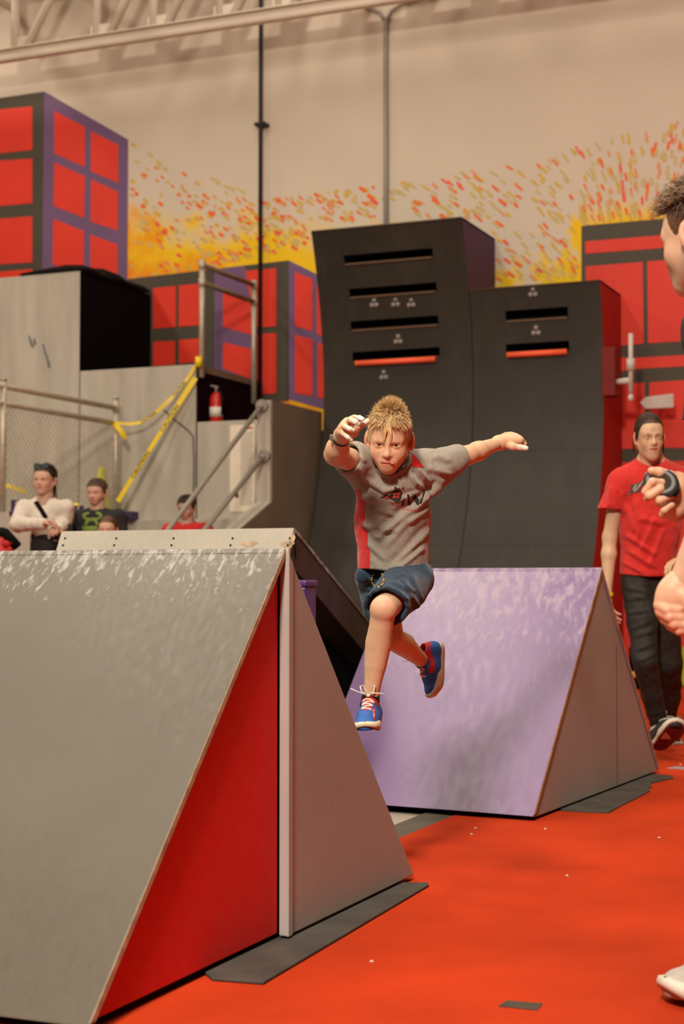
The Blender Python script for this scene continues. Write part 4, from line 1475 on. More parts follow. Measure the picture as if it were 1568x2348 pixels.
# ------------------------------------------------------------------ hair: tapered locks
def strands(paths, r0, name, m, root, rnd, cols=None):
    V, F, C = [], [], []
    for q, P in enumerate(paths):
        P = np.asarray(P)
        n = len(P)
        d = np.gradient(P, axis=0)
        d /= np.linalg.norm(d, axis=1, keepdims=True) + 1e-9
        ref = np.array([rnd.uniform(-1, 1), rnd.uniform(-1, 1), rnd.uniform(-1, 1)])
        a = np.cross(d, ref)
        a /= np.linalg.norm(a, axis=1, keepdims=True) + 1e-9
        b = np.cross(d, a)
        rr = r0 * rnd.uniform(.7, 1.3) * np.array([1.0 if i < n * .6 else max(.12, (n - 1 - i) / (n * .4)) for i in range(n)])
        k = len(V)
        for i in range(n):
            for th in (0, 2.094, 4.189):
                V.append(P[i] + rr[i] * (a[i] * math.cos(th) + b[i] * math.sin(th)))
        for i in range(n - 1):
            for e in range(3):
                F.append((k + i * 3 + e, k + i * 3 + (e + 1) % 3, k + i * 3 + 3 + (e + 1) % 3, k + i * 3 + 3 + e))
        c = rnd.uniform(.62, 1.3) if cols is None else cols[q]
        tip = 1.0
        for i in range(n):
            C += [[c * (1 + .15 * i / n)] * 3] * 3
    return np_mesh(name, np.array(V), np.array(F), m, root, cols=np.array(C))

def on_skull(p, grow=.0):
    """push a local point out onto the skull ellipsoid"""
    c = np.array([0, .014, .032])
    r = np.array([.0745, .091, .080]) + grow
    q = (p - c) / r
    l = np.linalg.norm(q)
    return c + q / l * r if l < 1 else p

def scalp_points(n, rnd, inside):
    out = []
    c = np.array([0, .014, .032])
    r = np.array([.0745, .091, .080])
    while len(out) < n:
        v = np.array([rnd.gauss(0, 1) for _ in range(3)])
        v /= np.linalg.norm(v)
        p = c + v * r
        if inside(p):
            out.append((p, v))
    return out

def hairline(p, front=.070, side=.0, nape=-.045):
    x, y, z = p
    if y < -.02:
        lim = front - .25 * max(0, abs(x) - .03) + .03 * sm(-.07, -.02, y) * 0
        lim = lim + (side + .012 - lim) * sm(-.060, -.022, y)
    elif y < .03:
        lim = side + .012 + (nape * .4 - side) * sm(-.02, .03, y)
    else:
        lim = nape * .4 + (nape - nape * .4) * sm(.03, .08, y)
    return z > lim

# ------------------------------------------------------------------ hands
def hand(f, wrist, d, n, s=1.0, curl=(.5, .6, .7, .8), thumb=.5, side=1, spread=.12, thumb_fold=0.3):
    """hand blended into field f. d = direction of the fingers, n = palm normal (curl goes there), side = +1 if the thumb is towards d x n"""
    d, n = unit(d), unit(n)
    l = np.cross(d, n) * side                      # towards the thumb
    l = unit(l)
    n = unit(np.cross(l, d)) * (1 if np.dot(np.cross(l, d), n) > 0 else -1)
    w = np.array(wrist, float)
    P = lambda a, b, c: w + s * (d * a + l * b + n * c)
    f.cone(P(0, 0, 0), P(.045, .004, 0), .019 * s, .026 * s, k=.012 * s, flat=(n, .62))
    f.cone(P(.04, .018, 0), P(.075, .022, 0), .015 * s, .0125 * s, k=.012 * s, flat=(n, .8))
    f.cone(P(.04, -.016, 0), P(.072, -.024, 0), .015 * s, .0115 * s, k=.012 * s, flat=(n, .8))
    f.cone(P(.04, 0, 0), P(.078, 0, 0), .016 * s, .013 * s, k=.012 * s, flat=(n, .8))
    tips = []
    base = [(.078, .026), (.082, .0085), (.079, -.0085), (.072, -.025)]
    lens = [(.036, .022, .018), (.040, .026, .019), (.037, .024, .018), (.029, .018, .016)]
    for i in range(4):
        c = P(base[i][0], base[i][1], 0)
        dd = unit(d + l * spread * (1.5 - i) * .6)
        nn = n
        r = (.0088 if i < 3 else .0078) * s
        for j, L_ in enumerate(lens[i]):
            a = curl[i] * (1.1, 1.25, .85)[j]
            dn = dd * math.cos(a) + nn * math.sin(a)
            nn = nn * math.cos(a) - dd * math.sin(a)
            dd = dn
            e = c + dd * L_ * s
            f.cone(c, e, r, r * .92, k=.004 * s)
            r *= .92
            c = e
        tips.append(c)
    b0 = P(.018, .018, .004)
    b1 = P(.045, .040, .012 + .01 * thumb_fold)
    b2 = b1 + s * .030 * unit(d * .85 + l * (.55 - thumb) + n * thumb_fold)
    b3 = b2 + s * .024 * unit(d * .9 + l * (.25 - thumb * 1.2) + n * thumb_fold)
    f.cone(b0, b1, .014 * s, .0115 * s, k=.010 * s)
    f.cone(b1, b2, .0108 * s, .0098 * s, k=.004 * s)
    f.cone(b2, b3, .0098 * s, .0086 * s, k=.004 * s)
    tips.append(b3)
    return tips

# ------------------------------------------------------------------ prints that lie on cloth
def cloth_print(name, polys, bvh, m, parent, off=.0016, step=7.0, toward=None):
    """flat print: pixel outlines are cut into small pieces and laid onto the cloth surface"""
    allV, allF = [], []
    for P in polys:
        bm = bmesh.new()
        vs = [bm.verts.new((x, y, 0)) for x, y in P]
        bm.faces.new(vs)
        xs_ = [p[0] for p in P]
        ys_ = [p[1] for p in P]
        for ax, lo, hi in ((0, min(xs_), max(xs_)), (1, min(ys_), max(ys_))):
            v = lo + step
            while v < hi:
                co, no = [0, 0, 0], [0, 0, 0]
                co[ax] = v
                no[ax] = 1
                bmesh.ops.bisect_plane(bm, geom=bm.verts[:] + bm.edges[:] + bm.faces[:], plane_co=co, plane_no=no)
                v += step
        bmesh.ops.triangulate(bm, faces=bm.faces)
        k = len(allV)
        okv = True
        tmp = []
        for v in bm.verts:
            r = ray(v.co.x, v.co.y)
            hit = bvh.ray_cast(Vector(tuple(_C)), Vector(tuple(r)).normalized())
            if hit[0] is None:
                okv = False
                break
            tmp.append(np.array(hit[0]) - unit(r) * off)
        if okv:
            bm.verts.index_update()
            allV += tmp
            allF += [tuple(v.index + k for v in fc.verts) for fc in bm.faces]
        bm.free()
    if allV:
        return poly(name, allV, allF, m, parent)

def bvh_of(V, F):
    return BVHTree.FromPolygons([tuple(v) for v in V], [tuple(int(i) for i in q) for q in F])

# ------------------------------------------------------------------ shoes
def make_shoe(root, M, t, L_=.215, upper=(.03, .12, .42), red=(.55, .02, .02), sole=(.66, .58, .44), gum=(.42, .20, .03), lace=(.70, .66, .58),
              name='shoe', collar=True, loops=True, h=.003, emblem=None, label=None):
    """shoe frame: x right, y towards the toe, z up; origin under the ankle on the ground"""
    k = L_ / .215
    sh = None
    T = lambda V: place(np.asarray(V) * k, M, t)

    def halfw(u):                         # half width along the shoe, u 0 heel .. 1 toe
        return .0315 * (1 - (1 - min(u / .12, 1)) ** 2 * .55) if u < .12 else (.0315 + .0095 * sm(.25, .68, u)) * math.sqrt(max(0, 1 - max(0, (u - .78) / .22) ** 2.4))
    y0, y1 = -.062, .150
    us = np.concatenate([np.linspace(0, .15, 6)[:-1], np.linspace(.15, .75, 12)[:-1], np.linspace(.75, 1.0, 12)])

    def outline(grow, z, zt, zh):
        P = []
        for u in us:
            P.append((halfw(u) + grow, y0 + (y1 - y0) * u + (grow if u > .9 else (-grow if u < .1 else 0)), u))
        R = [(x, y, u) for x, y, u in P] + [(-x, y, u) for x, y, u in P[::-1]]
        return [np.array([x, y, z + zt * max(0, (u - .7) / .3) ** 2 + zh * max(0, (.25 - u) / .25)]) for x, y, u in R]
    def loft(nm, levels, m, parent):
        rings = [outline(*lv) for lv in levels]
        n = len(rings[0])
        V = [p for r in rings for p in r]
        F = [(j * n + i, j * n + (i + 1) % n, (j + 1) * n + (i + 1) % n, (j + 1) * n + i) for j in range(len(rings) - 1) for i in range(n)]
        F += [tuple(range(n - 1, -1, -1)), tuple(range((len(rings) - 1) * n, len(rings) * n))]
        o = poly(nm, T(V), F, m, parent)
        for p in o.data.polygons:
            p.use_smooth = len(p.vertices) == 4
        return o
    f = Field((-.06, -.085, -.005), (.06, .17, .115), h)
    f.cone((0, -.028, .045), (0, -.024, .076), .034, .030, k=.0, flat=((0, 1, 0), 1))
    f.cone((0, -.030, .030), (0, .04, .034), .033, .036, k=.03, flat=((1, 0, 0), .95))
    f.cone((0, .04, .034), (.002, .112, .026), .037, .037, k=.03, flat=((0, 0, 1), .8))
    f.cone((0, .0, .078), (0, .075, .044), .022, .026, k=.02)
    f.half((0, 0, .012), (0, 0, -1))
    f.cone((0, -.026, .12), (0, -.022, .055), .026, .024, k=.006, op='sub')
    V, F = f.mesh()
    x, y, z = V.T
    pan = np.maximum(np.minimum(.0125 - np.abs(x), np.minimum(y - .0, .082 - y)), np.minimum(z - .068 + .25 * np.maximum(-.035 - y, 0), .014 - y)) if collar else np.full(len(V), -1.)
    m_up = attr_mat('%s_upper_%.3f_%.3f' % (name, upper[0], red[0]), upper, rough=.7, bump=.15, bscale=500, panels=(('trim', red),) if collar else (), var=.1)
    so = loft('sole', [(.0, .0045, .024, .004), (.0035, .0055, .023, .003), (.0045, .018, .018, .003), (.002, .030, .014, .004), (-.004, .033, .012, .004)], mat('%s_sole_%.2f' % (name, sole[0]), sole, rough=.55, var=.06), root)
    so.name = 'shoe'
    if label:
        so['label'] = label
    np_mesh('shoe_upper', T(V), F, m_up, so, attrs={'trim': pan})
    loft('outsole', [(-.003, .0, .026, .004), (.0, .001, .026, .004), (.0005, .0046, .024, .004)], mat('%s_gum_%.2f' % (name, gum[0]), gum, rough=.5), so)
    m_l = mat('%s_lace_%.2f' % (name, lace[0]), lace, rough=.8, var=.05)
    bv = bvh_of(V, F)
    geos = []

    def drop(px_, py_):
        hit = bv.ray_cast(Vector((px_, py_, .2)), Vector((0, 0, -1)))
        return np.array(hit[0]) + np.array([0, 0, .002]) if hit[0] is not None else np.array([px_, py_, .07])
    for i in range(5):
        yy = .018 + i * .0145
        wv = .022 - i * .001
        geos.append(tube_geo([T([drop(xx, yy + (.006 if i % 2 else -.004) * (xx / wv))])[0] for xx in np.linspace(-wv, wv, 7)], .0030 * k, 6))
    kn = drop(0, .006) + np.array([0, 0, .004])
    geos.append(tube_geo([T([kn + np.array([-.007, 0, 0])])[0], T([kn + np.array([.007, 0, 0])])[0]], .0055 * k, 6))
    if loops:
        for s in (-1, 1):
            geos.append(tube_geo([T([kn + np.array(q)])[0] for q in ((0, 0, 0), (s * .010, -.006, .018), (s * .018, -.004, .036), (s * .026, .004, .034), (s * .022, .008, .016), (s * .006, .004, .002))], .0026 * k, 6))
            geos.append(tube_geo([T([kn + np.array(q)])[0] for q in ((0, 0, 0), (s * .018, .010, .010), (s * .040, .014, .014 + .006 * s), (s * .058, .012, .018 + .012 * s))], .0022 * k, 6))
    Vl, Fl = merge(*geos)
    poly('laces', Vl, Fl, m_l, so, smooth=True)
    return so, bvh_of(T(V), F)
# =================================================================== THE LEAPING BOY
def to_px(V):
    q = (np.asarray(V) - _C) @ _R
    return np.stack([784 + FPX * q[:, 0] / -q[:, 2], 1174 - FPX * q[:, 1] / -q[:, 2]], 1)

def folds(V, F, lst, noise_amp=.002, nf=14, seed=1.0):
    """push cloth in and out along its normals: each fold is a ridge with a valley beside it"""
    n = vnormals(V, F)
    p = to_px(V)
    facing = np.clip((n @ CAM_B) * 1.6 + .2, 0, 1)
    d = np.zeros(len(V))
    for (x0, y0, x1, y1, w, h) in lst:
        a, b = np.array([x0, y0], float), np.array([x1, y1], float)
        ab = b - a
        L_ = np.linalg.norm(ab)
        t = ((p - a) @ ab) / (L_ * L_)
        tc = np.clip(t, 0, 1)
        e = p - (a + tc[:, None] * ab)
        s = (e @ np.array([-ab[1], ab[0]])) / L_
        r2 = (e ** 2).sum(1)
        taper = np.clip(np.minimum(t + .25, 1.25 - t) * 3, 0, 1)
        d += taper * h * (np.exp(-r2 / w ** 2) - .7 * np.exp(-((s - 1.5 * w) ** 2 + (r2 - s * s)) / w ** 2))
    d *= facing
    if noise_amp:
        d += noise_amp * fbm(V, nf, seed)
    return V + n * d[:, None]

M_skin = attr_mat('boy_skin', (.67, .43, .275), rough=.5, sss=.06, var=.05, scale=40, attr_col=True, spec=.35)
J = at
boy = empty('person', J(905, 1300, 5.0) * np.array([1, 1, 0]) + np.array([0, 0, J(838, 1668, 4.7)[2]]),
            'leaping boy in a grey and red shirt, navy shorts and blue and red shoes', 'person')
rb = random.Random(3)

# --- skeleton
headC = J(893, 1006, 4.86)
neckB = J(907, 1068, 4.97)
chest = J(897, 1118, 4.96)
pelv = J(908, 1308, 5.05)
shR, shL = J(834, 1066, 4.95), J(972, 1066, 5.03)          # image left / image right
elR, wrR = J(769, 1042, 4.76), J(785, 999, 4.66)
elL, wrL = J(1072, 1044, 5.17), J(1143, 1016, 5.31)
hipF, hipB = J(940, 1322, 5.04), J(868, 1326, 5.08)        # front leg (image right hip), back leg
knF, anF = J(879, 1398, 4.74), J(850, 1600, 4.80)
knB, anB = J(893, 1460, 5.06), J(966, 1514, 5.36)

Mh = FACE_CAM @ rot('Z', -7) @ rot('X', 20) @ rot('Y', 3)
hs = np.array([.83, .88, .905])
Vh, Fh, Th = head_geo(h=.0022, child=True, mouth='closed', eye_open=.36, tongue=True, nose=.95)
# hair-coloured scalp under the locks
scal = np.array([1.0 if hairline(v, .068, .004, -.04) and v[2] > -.05 and abs(v[0]) < .079 else 0.0 for v in Vh])
Th = Th * (1 - scal[:, None]) + scal[:, None] * np.array([.62, .58, .42])
Whd = place(Vh * hs, Mh, headC)

body = Field(np.minimum.reduce([elR, wrR, knF, anF, knB, neckB]) - .12, np.maximum.reduce([wrL, shL, elL, anB, neckB]) + .12, .0042)
body.cone(neckB + (headC - neckB) * .45, neckB, .044, .048, k=.0)
body.cone(neckB, chest - CAM_B * .01, .045, .070, k=.03, flat=(CAM_B, .7))
body.cone(chest - CAM_B * .012, pelv - CAM_B * .01, .085, .082, k=.04, flat=(CAM_B, .62))
for sh_ in (shR, shL):
    body.cone(neckB, sh_, .036, .036, k=.02)
body.chain([shR, elR], [.040, .033], k=.02)
body.cone(elR, elR + (wrR - elR) * .35, .0335, .0335, k=.012)
body.cone(elR + (wrR - elR) * .3, wrR, .034, .0215, k=.012)
body.chain([shL, elL], [.039, .031], k=.02)
body.cone(elL, elL + (wrL - elL) * .35, .031, .0315, k=.012)
body.cone(elL + (wrL - elL) * .3, wrL, .0315, .0205, k=.012)
# front leg
body.cone(hipF, knF, .062, .040, k=.03)
kn_dn = knF + (anF - knF) * .1
body.ell(knF + CAM_B * .004 + np.array([0, 0, .002]), (.037, .037, .040), k=.012)
ax = unit(anF - knF)
calf = knF + (anF - knF) * .36
lp = lambda u, o=0.0: knF + (anF - knF) * u - CAM_B * o
body.chain([knF, lp(.18, .003), lp(.38, .012), lp(.62, .008), lp(.84, .002), anF], [.0375, .0360, .0400, .0345, .0262, .0230], k=.002)
body.cone(anF, anF + ax * .05, .0235, .026, k=.01)
# back leg
body.cone(hipB, knB, .062, .044, k=.03)
body.ell(knB, (.038, .038, .038), k=.012)
lq = lambda u, o=0.0: knB + (anB - knB) * u + np.array([0, 0, o])
body.chain([knB, lq(.2, .003), lq(.42, .008), lq(.7, .004), anB], [.0385, .0375, .0390, .0310, .0240], k=.002)
body.cone(anB, anB + unit(anB - knB) * .035, .0235, .026, k=.01)
Vb, Fb = body.mesh()
Vb = smooth_verts(Vb, Fb, 7, .5)
Tb = np.ones((len(Vb), 3))
for c, r in ((knF + CAM_B * .03, .04), (knB, .05), (elR, .04), (elL, .04)):
    Tb *= 1 - (np.exp(-((Vb - c) ** 2).sum(1) / r ** 2))[:, None] * np.array([.03, .16, .14])

def hand_px(f, wrist, palm, fingers, thumb, rw=.02, rp=.024):
    for p in palm:
        f.cone(wrist, p, rw, rp * .62, k=.012)
    for ch, r in fingers:
        f.chain(ch, [r * (1, .97, .92, .85)[min(i, 3)] for i in range(len(ch))], k=.0035)
    f.chain(thumb[0], thumb[1], k=.005)

# image-left hand: loosely curled, fingers towards the right, thumb up-right
hr_ = Field(wrR - .17, wrR + .15, .0021)
d0 = 4.62
kn = [J(808, 964, 4.63), J(797, 968, 4.605), J(788, 978, 4.60), J(782, 990, 4.61)]
fin = [([kn[0], J(812, 957, 4.60), J(824, 958, 4.575), J(831, 961, 4.57)], .0078),
       ([kn[1], J(803, 962, 4.565), J(815, 967, 4.545), J(821, 972, 4.55)], .0080),
       ([kn[2], J(791, 978, 4.56), J(802, 984, 4.535), J(809, 987, 4.54)], .0078),
       ([kn[3], J(787, 995, 4.575), J(798, 1003, 4.555), J(805, 1009, 4.56)], .0072)]
hand_px(hr_, wrR, kn + [J(801, 985, 4.63), J(806, 990, 4.64)], fin,
        ([J(796, 1000, 4.65), J(812, 992, 4.63), J(824, 977, 4.61), J(842, 966, 4.60)], [.014, .0125, .0098, .0082]), rw=.0205)
Vr, Fr = hr_.mesh()
Tr = np.ones((len(Vr), 3))
for ch, r in fin:
    g = np.exp(-((Vr - ch[-1]) ** 2).sum(1) / .020 ** 2)
    Tr += np.clip(g * 1.3, 0, 1)[:, None] * np.array([.18, .75, 1.45])
g = np.exp(-((Vr - J(841, 967, 4.60)) ** 2).sum(1) / .014 ** 2)
Tr += np.clip(g, 0, 1)[:, None] * np.array([.12, .55, 1.0])
# image-right hand: fingers curled under, thumb pointing out
hl_ = Field(wrL - .10, wrL + .17, .0021)
dk = [J(1160, 1001, 5.36), J(1170, 1000, 5.345), J(1181, 1003, 5.335), J(1191, 1009, 5.325)]
fl_ = [([dk[0], J(1163, 1006, 5.40), J(1168, 1016, 5.40), J(1170, 1020, 5.385)], .0078),
       ([dk[1], J(1177, 1004, 5.385), J(1182, 1014, 5.395), J(1184, 1020, 5.38)], .0080),
       ([dk[2], J(1191, 1007, 5.37), J(1198, 1015, 5.385), J(1199, 1022, 5.375)], .0080),
       ([dk[3], J(1198, 1011, 5.33), J(1203, 1017, 5.335), J(1202, 1024, 5.335)], .0078)]
hand_px(hl_, wrL, dk + [J(1165, 1014, 5.33)], fl_,
        ([J(1160, 1018, 5.31), J(1175, 1024, 5.30), J(1192, 1026, 5.30), J(1206, 1028, 5.30)], [.0145, .0125, .0098, .0085]), rw=.0205)
Vl, Fl = hl_.mesh()
Tl = np.ones((len(Vl), 3))
g = np.exp(-((Vl - J(1204, 1027, 5.29)) ** 2).sum(1) / .020 ** 2)
Tl += np.clip(g * 1.2, 0, 1)[:, None] * np.array([.15, .7, 1.35])
V = np.concatenate([Vb, Whd, Vr, Vl])
F = np.concatenate([Fb, Fh + len(Vb), Fr + len(Vb) + len(Whd), Fl + len(Vb) + len(Whd) + len(Vr)])
np_mesh('body', V, F, M_skin, boy, cols=np.concatenate([Tb, Th, Tr, Tl]))
add_eyes(boy, Mh * hs, headC, 1.0, iris=(.035, .022, .016), look=(.0, .18))

# --- eyebrows and hair
M_hair = attr_mat('boy_hair', (.66, .46, .23), rough=.5, var=.1, scale=30, attr_col=True, spec=.5)
br = []
for s in (-1, 1):
    for i in range(60):
        u = rb.random()
        p = np.array([s * (.012 + .036 * u), -.088 + .014 * u * u, .0135 + .006 * math.sin(u * 2.4) + rb.uniform(-.002, .002)])
        q = p + np.array([s * .009, .0015, .0015])
        br.append([place(x * hs, Mh, headC) for x in (p, (p + q) / 2, q)])
strands(br, .0006, 'eyebrows', attr_mat('boy_brow', (.33, .17, .07), rough=.6, attr_col=True), boy, rb)

paths = []
crown = np.array([0.0, .040, .112])
for p, v in scalp_points(5600, rb, lambda p: hairline(p, .074, .006, -.045)):
    t = p - crown
    tl = np.linalg.norm(t)
    t = t - v * (t @ v)
    t = t / (np.linalg.norm(t) + 1e-6)
    lift, ln, dirv = .12, rb.uniform(.024, .042), t
    top = p[2] > .066
    if top:
        w_ = sm(-.045, .035, p[1])          # 0 at the forehead, 1 at the crown
        xr = min(1, abs(p[0]) / .06)
        sidew = np.sign(p[0] + rb.uniform(-.010, .010)) * (.30 + 4 * abs(p[0]))
        fw = unit(np.array([sidew, -.8, -.20]))
        bk = unit(np.array([-p[0] * 6 + rb.uniform(-.3, .3), -.15 + rb.uniform(-.3, .3), .2]))
        dirv = fw * (1 - w_) + bk * w_
        lift = (.30 + .25 * rb.random()) * (1 - w_) + w_ * (1.5 - 1.05 * xr + .5 * rb.random())
        ln = rb.uniform(.040, .060) * (1 - w_) + w_ * rb.uniform(.022, .040) * (1 - .35 * xr)
    else:
        dirv = unit(np.array([t[0] * .3, t[1] * .45 - .12, -1.0]))
        lift = .16
        ln = rb.uniform(.02, .034)
    P = [p]
    d = dirv + v * lift
    d = d / np.linalg.norm(d)
    for i in range(5):
        q = P[-1] + d * ln / 5
        q = on_skull(q, .0035)
        P.append(q)
        d = unit(d + np.array([0, 0, -.10 if top else -.03]) + np.array([rb.uniform(-.06, .06) for _ in range(3)]))
    paths.append([place(x * hs, Mh, headC) for x in P])
# fringe: two narrow forelocks between the eyes, long sweeps to both temples
for i in range(420):
    k = rb.random()
    if k < .45:
        c = rb.choice([-.013, .012])
        a = np.array([rb.uniform(-.016, .014), -.062, .094])
        e = np.array([c + rb.uniform(-.0045, .0045), -.0965, .020 + rb.uniform(-.006, .014)])
        m_ = np.array([(a[0] + e[0]) / 2, -.099, .068])
    else:
        s = 1 if k < .74 else -1
        a = np.array([s * rb.uniform(.002, .03), -.052, .100])
        u = rb.random()
        e = np.array([s * (.030 + .036 * u), -.090 + .052 * u, .060 - .030 * u + rb.uniform(-.006, .006)])
        m_ = np.array([s * (.022 + .022 * u), -.084 + .018 * u, .088 - .008 * u])
    P = []
    for t in np.linspace(0, 1, 7):
        q = (1 - t) ** 2 * a + 2 * t * (1 - t) * m_ + t * t * e
        P.append(on_skull(q, .004))
    paths.append([place(x * hs, Mh, headC) for x in P])
strands(paths, .00085, 'hair', M_hair, boy, rb)

# --- shirt
up_t = unit(chest - pelv)
fr_t = CAM_B * math.cos(math.radians(14)) + CAM_R * math.sin(math.radians(14))
fr_t = unit(fr_t - up_t * (fr_t @ up_t))
la_t = np.cross(up_t, fr_t)
la_t = la_t if la_t @ CAM_R > 0 else -la_t
S = Field(np.minimum.reduce([shR, chest, pelv, J(800, 1050, 4.8)]) - .16, np.maximum.reduce([shL, J(1056, 1046, 5.13), pelv]) + .12, .004)
c_hi = J(901, 1105, 4.97)
hemc = J(902, 1325, 5.05)
S.cone(c_hi, J(899, 1190, 5.01), .112, .112, k=.0, flat=(fr_t, .74))
S.cone(J(899, 1190, 5.005), hemc + CAM_B * .018, .114, .114, k=.03, flat=(fr_t, .88))
S.cone(neckB - up_t * .012, shR - up_t * .004, .055, .050, k=.03)
S.cone(neckB - up_t * .012, shL - up_t * .004, .055, .050, k=.03)
S.cone(neckB - up_t * .03, c_hi, .075, .10, k=.04)
slR = J(796, 1049, 4.845)
slL = J(1056, 1044, 5.135)
dR, dL = unit(slR - shR), unit(slL - shL)
S.cone(J(842, 1082, 4.96), slR + dR * .02, .058, .047, k=.03, clip=[(slR, dR)])
S.cone(J(850, 1070, 4.95), J(815, 1052, 4.88), .055, .050, k=.03)
S.cone(J(975, 1080, 5.03), slL + dL * .02, .064, .038, k=.03, clip=[(slL, dL)])
S.cone(J(985, 1105, 5.03), J(1030, 1072, 5.10), .040, .030, k=.04)
hn_ = unit(-CAM_U + CAM_R * (-.05) + CAM_B * .05)
S.half(J(902, 1309, 4.95), hn_)
# openings
S.cone(slR + dR * .03, slR - dR * .05, .0455, .040, k=.004, op='sub')
S.cone(slL + dL * .03, slL - dL * .04, .0345, .033, k=.004, op='sub')
S.cone(hemc - up_t * .03 + CAM_B * .018, hemc + up_t * .035 + CAM_B * .016, .097, .092, k=.004, op='sub', flat=(fr_t, .88))
S.cone(neckB + (headC - neckB) * .9, neckB - up_t * .012, .052, .052, k=.006, op='sub')
# collar band
cp = []
nb = J(905, 1062, 4.955)
nx_ = unit(headC - neckB)
e1 = unit(np.cross(nx_, fr_t))
e2 = unit(np.cross(e1, nx_))
for a in np.linspace(0, 2 * math.pi, 15):
    cp.append(nb + e1 * .056 * math.cos(a) + e2 * .058 * math.sin(a) + nx_ * (.010 + .008 * math.cos(a) * 0 - .020 * (math.sin(a) * (1 if e2 @ CAM_B > 0 else -1) > .3)))
S.chain(cp, [.0075] * len(cp), k=.008)
Vs, Fs = S.mesh()
Vs = smooth_verts(Vs, Fs, 2, .5)
Vs = folds(Vs, Fs, [(1004, 1120, 872, 1226, 9, .012), (1000, 1150, 940, 1196, 7, .007), (985, 1215, 905, 1300, 8, .006), (968, 1258, 915, 1302, 6, .007),
                    (838, 1100, 880, 1128, 6, .007), (880, 1128, 915, 1118, 5, .006), (905, 1088, 922, 1118, 4, .008), (935, 1080, 955, 1112, 5, .008), (955, 1075, 985, 1108, 6, .007),
                    (830, 1140, 862, 1150, 7, .006), (815, 1180, 870, 1236, 8, .006), (835, 1205, 905, 1215, 8, .005), (848, 1250, 880, 1282, 7, .005),
                    (812, 1030, 835, 1058, 5, .006), (825, 1075, 838, 1100, 5, .007), (1000, 1045, 1030, 1056, 7, .005), (985, 1075, 1030, 1088, 7, .006), (965, 1130, 900, 1150, 6, .005),
                    (960, 1165, 890, 1245, 9, .007), (870, 1170, 905, 1183, 6, .005)], noise_amp=.0028, nf=17, seed=2.2)
rel = Vs - pelv
an = np.degrees(np.arctan2(rel @ la_t, rel @ fr_t))
hz = rel @ up_t
rad_ = np.maximum(.05, np.hypot(rel @ la_t, rel @ fr_t))
ww = (25 + 6 * np.sin(hz * 24)) * np.clip((.30 - hz) / .10, 0, 1) ** .6
pan = (ww - np.abs(np.abs(an) - 88)) * rad_ * .017
pan = np.minimum(np.minimum(pan, np.where(rel @ la_t > 0, .19, .29) - hz), .127 - np.abs(rel @ la_t))
M_shirt = attr_mat('heather_grey_shirt', (.30, .27, .225), rough=.9, bump=.25, bscale=700, var=.22, scale=260, panels=(('panel', (.58, .012, .012)),), sheen=.2)
np_mesh('shirt', Vs, Fs, M_shirt, boy, attrs={'panel': pan})
bvs = bvh_of(Vs, Fs)
PB = mat('print_black', (.012, .010, .009), rough=.7)
PR = mat('print_red_ink', (.55, .02, .02), rough=.7)
# emblem (zoom frame of the photo: x = 850 + u / 9.8, y = 1080 + v / 9.8)
zp = lambda l: [(850 + u / 9.8, 1080 + v / 9.8) for u, v in l]
emb = [zp([(200, 597), (340, 545), (430, 545), (530, 430), (525, 330), (600, 385), (640, 395), (690, 415), (700, 520), (690, 600), (640, 670), (560, 690), (480, 650), (415, 605), (300, 600)])]
cloth_print('emblem', emb, bvs, PB, boy, .0018)
red_ = [zp([(270, 590), (380, 565), (415, 605), (330, 604)]), zp([(600, 410), (650, 390), (695, 405), (690, 430), (640, 415), (610, 440)]),
        zp([(480, 510), (560, 500), (640, 490), (670, 500), (660, 530), (600, 545), (620, 575), (640, 590), (560, 600), (470, 612), (455, 605), (520, 560), (530, 545)])]
cloth_print('emblem_red', red_, bvs, PR, boy, .0026)
cloth_print('emblem_red', [zp([(560, 520), (600, 515), (580, 555), (550, 560)])], bvs, PB, boy, .0034)
let = [zp([(690, 770), (735, 620), (755, 600), (745, 780)]), zp([(812, 530), (860, 528), (898, 760), (850, 765)]), zp([(892, 525), (985, 518), (1090, 650), (1075, 765), (1040, 765), (960, 640)]),
       zp([(1190, 400), (1235, 395), (1160, 660), (1140, 720), (1080, 740), (1130, 600), (1150, 620)])]
cloth_print('lettering', let, bvs, PB, boy, .0018)
arc = []
for i in range(26):
    t = i / 25
    u = 420 + 740 * t
    v = 670 + 200 * math.sin(t * math.pi * .62) - (0 if t < .8 else (t - .8) * 620)
    hgt = 34 + 12 * ((i * 7) % 3)
    arc.append(zp([(u, v), (u + 9, v - 2), (u + 9 + 4, v + hgt), (u + 4, v + hgt)]))
    if i % 3:
        arc.append(zp([(u + 8, v), (u + 22, v + 4), (u + 22, v + 11), (u + 8, v + 8)]))
    if i % 2:
        arc.append(zp([(u + 8, v + hgt * .6), (u + 22, v + hgt * .6 + 3), (u + 22, v + hgt * .6 + 10), (u + 8, v + hgt * .6 + 8)]))
cloth_print('small_lettering', arc, bvs, PR, boy, .0018)
cloth_print('shoulder_insert', [[(934, 1034), (941, 1037), (951, 1045), (962, 1057), (972, 1071), (958, 1072), (946, 1070), (940, 1056), (936, 1044)]], bvs, mat('red_jersey', (.58, .012, .012), rough=.85), boy, .0022, step=4)
colr = [J(936, 1034, 4.97), J(942, 1048, 4.93), J(941, 1062, 4.895), J(930, 1077, 4.87), J(911, 1090, 4.86), J(892, 1095, 4.855), J(874, 1088, 4.86), J(859, 1073, 4.88), J(851, 1056, 4.92), J(848, 1044, 4.96)]
V_, F_ = ribbon_geo(colr, [unit(headC - neckB) * .011 + CAM_B * .001] * len(colr), .005)
poly('collar', V_, F_, mat('grey_collar', (.27, .235, .19), rough=.9, var=.2, scale=260), boy, smooth=True)
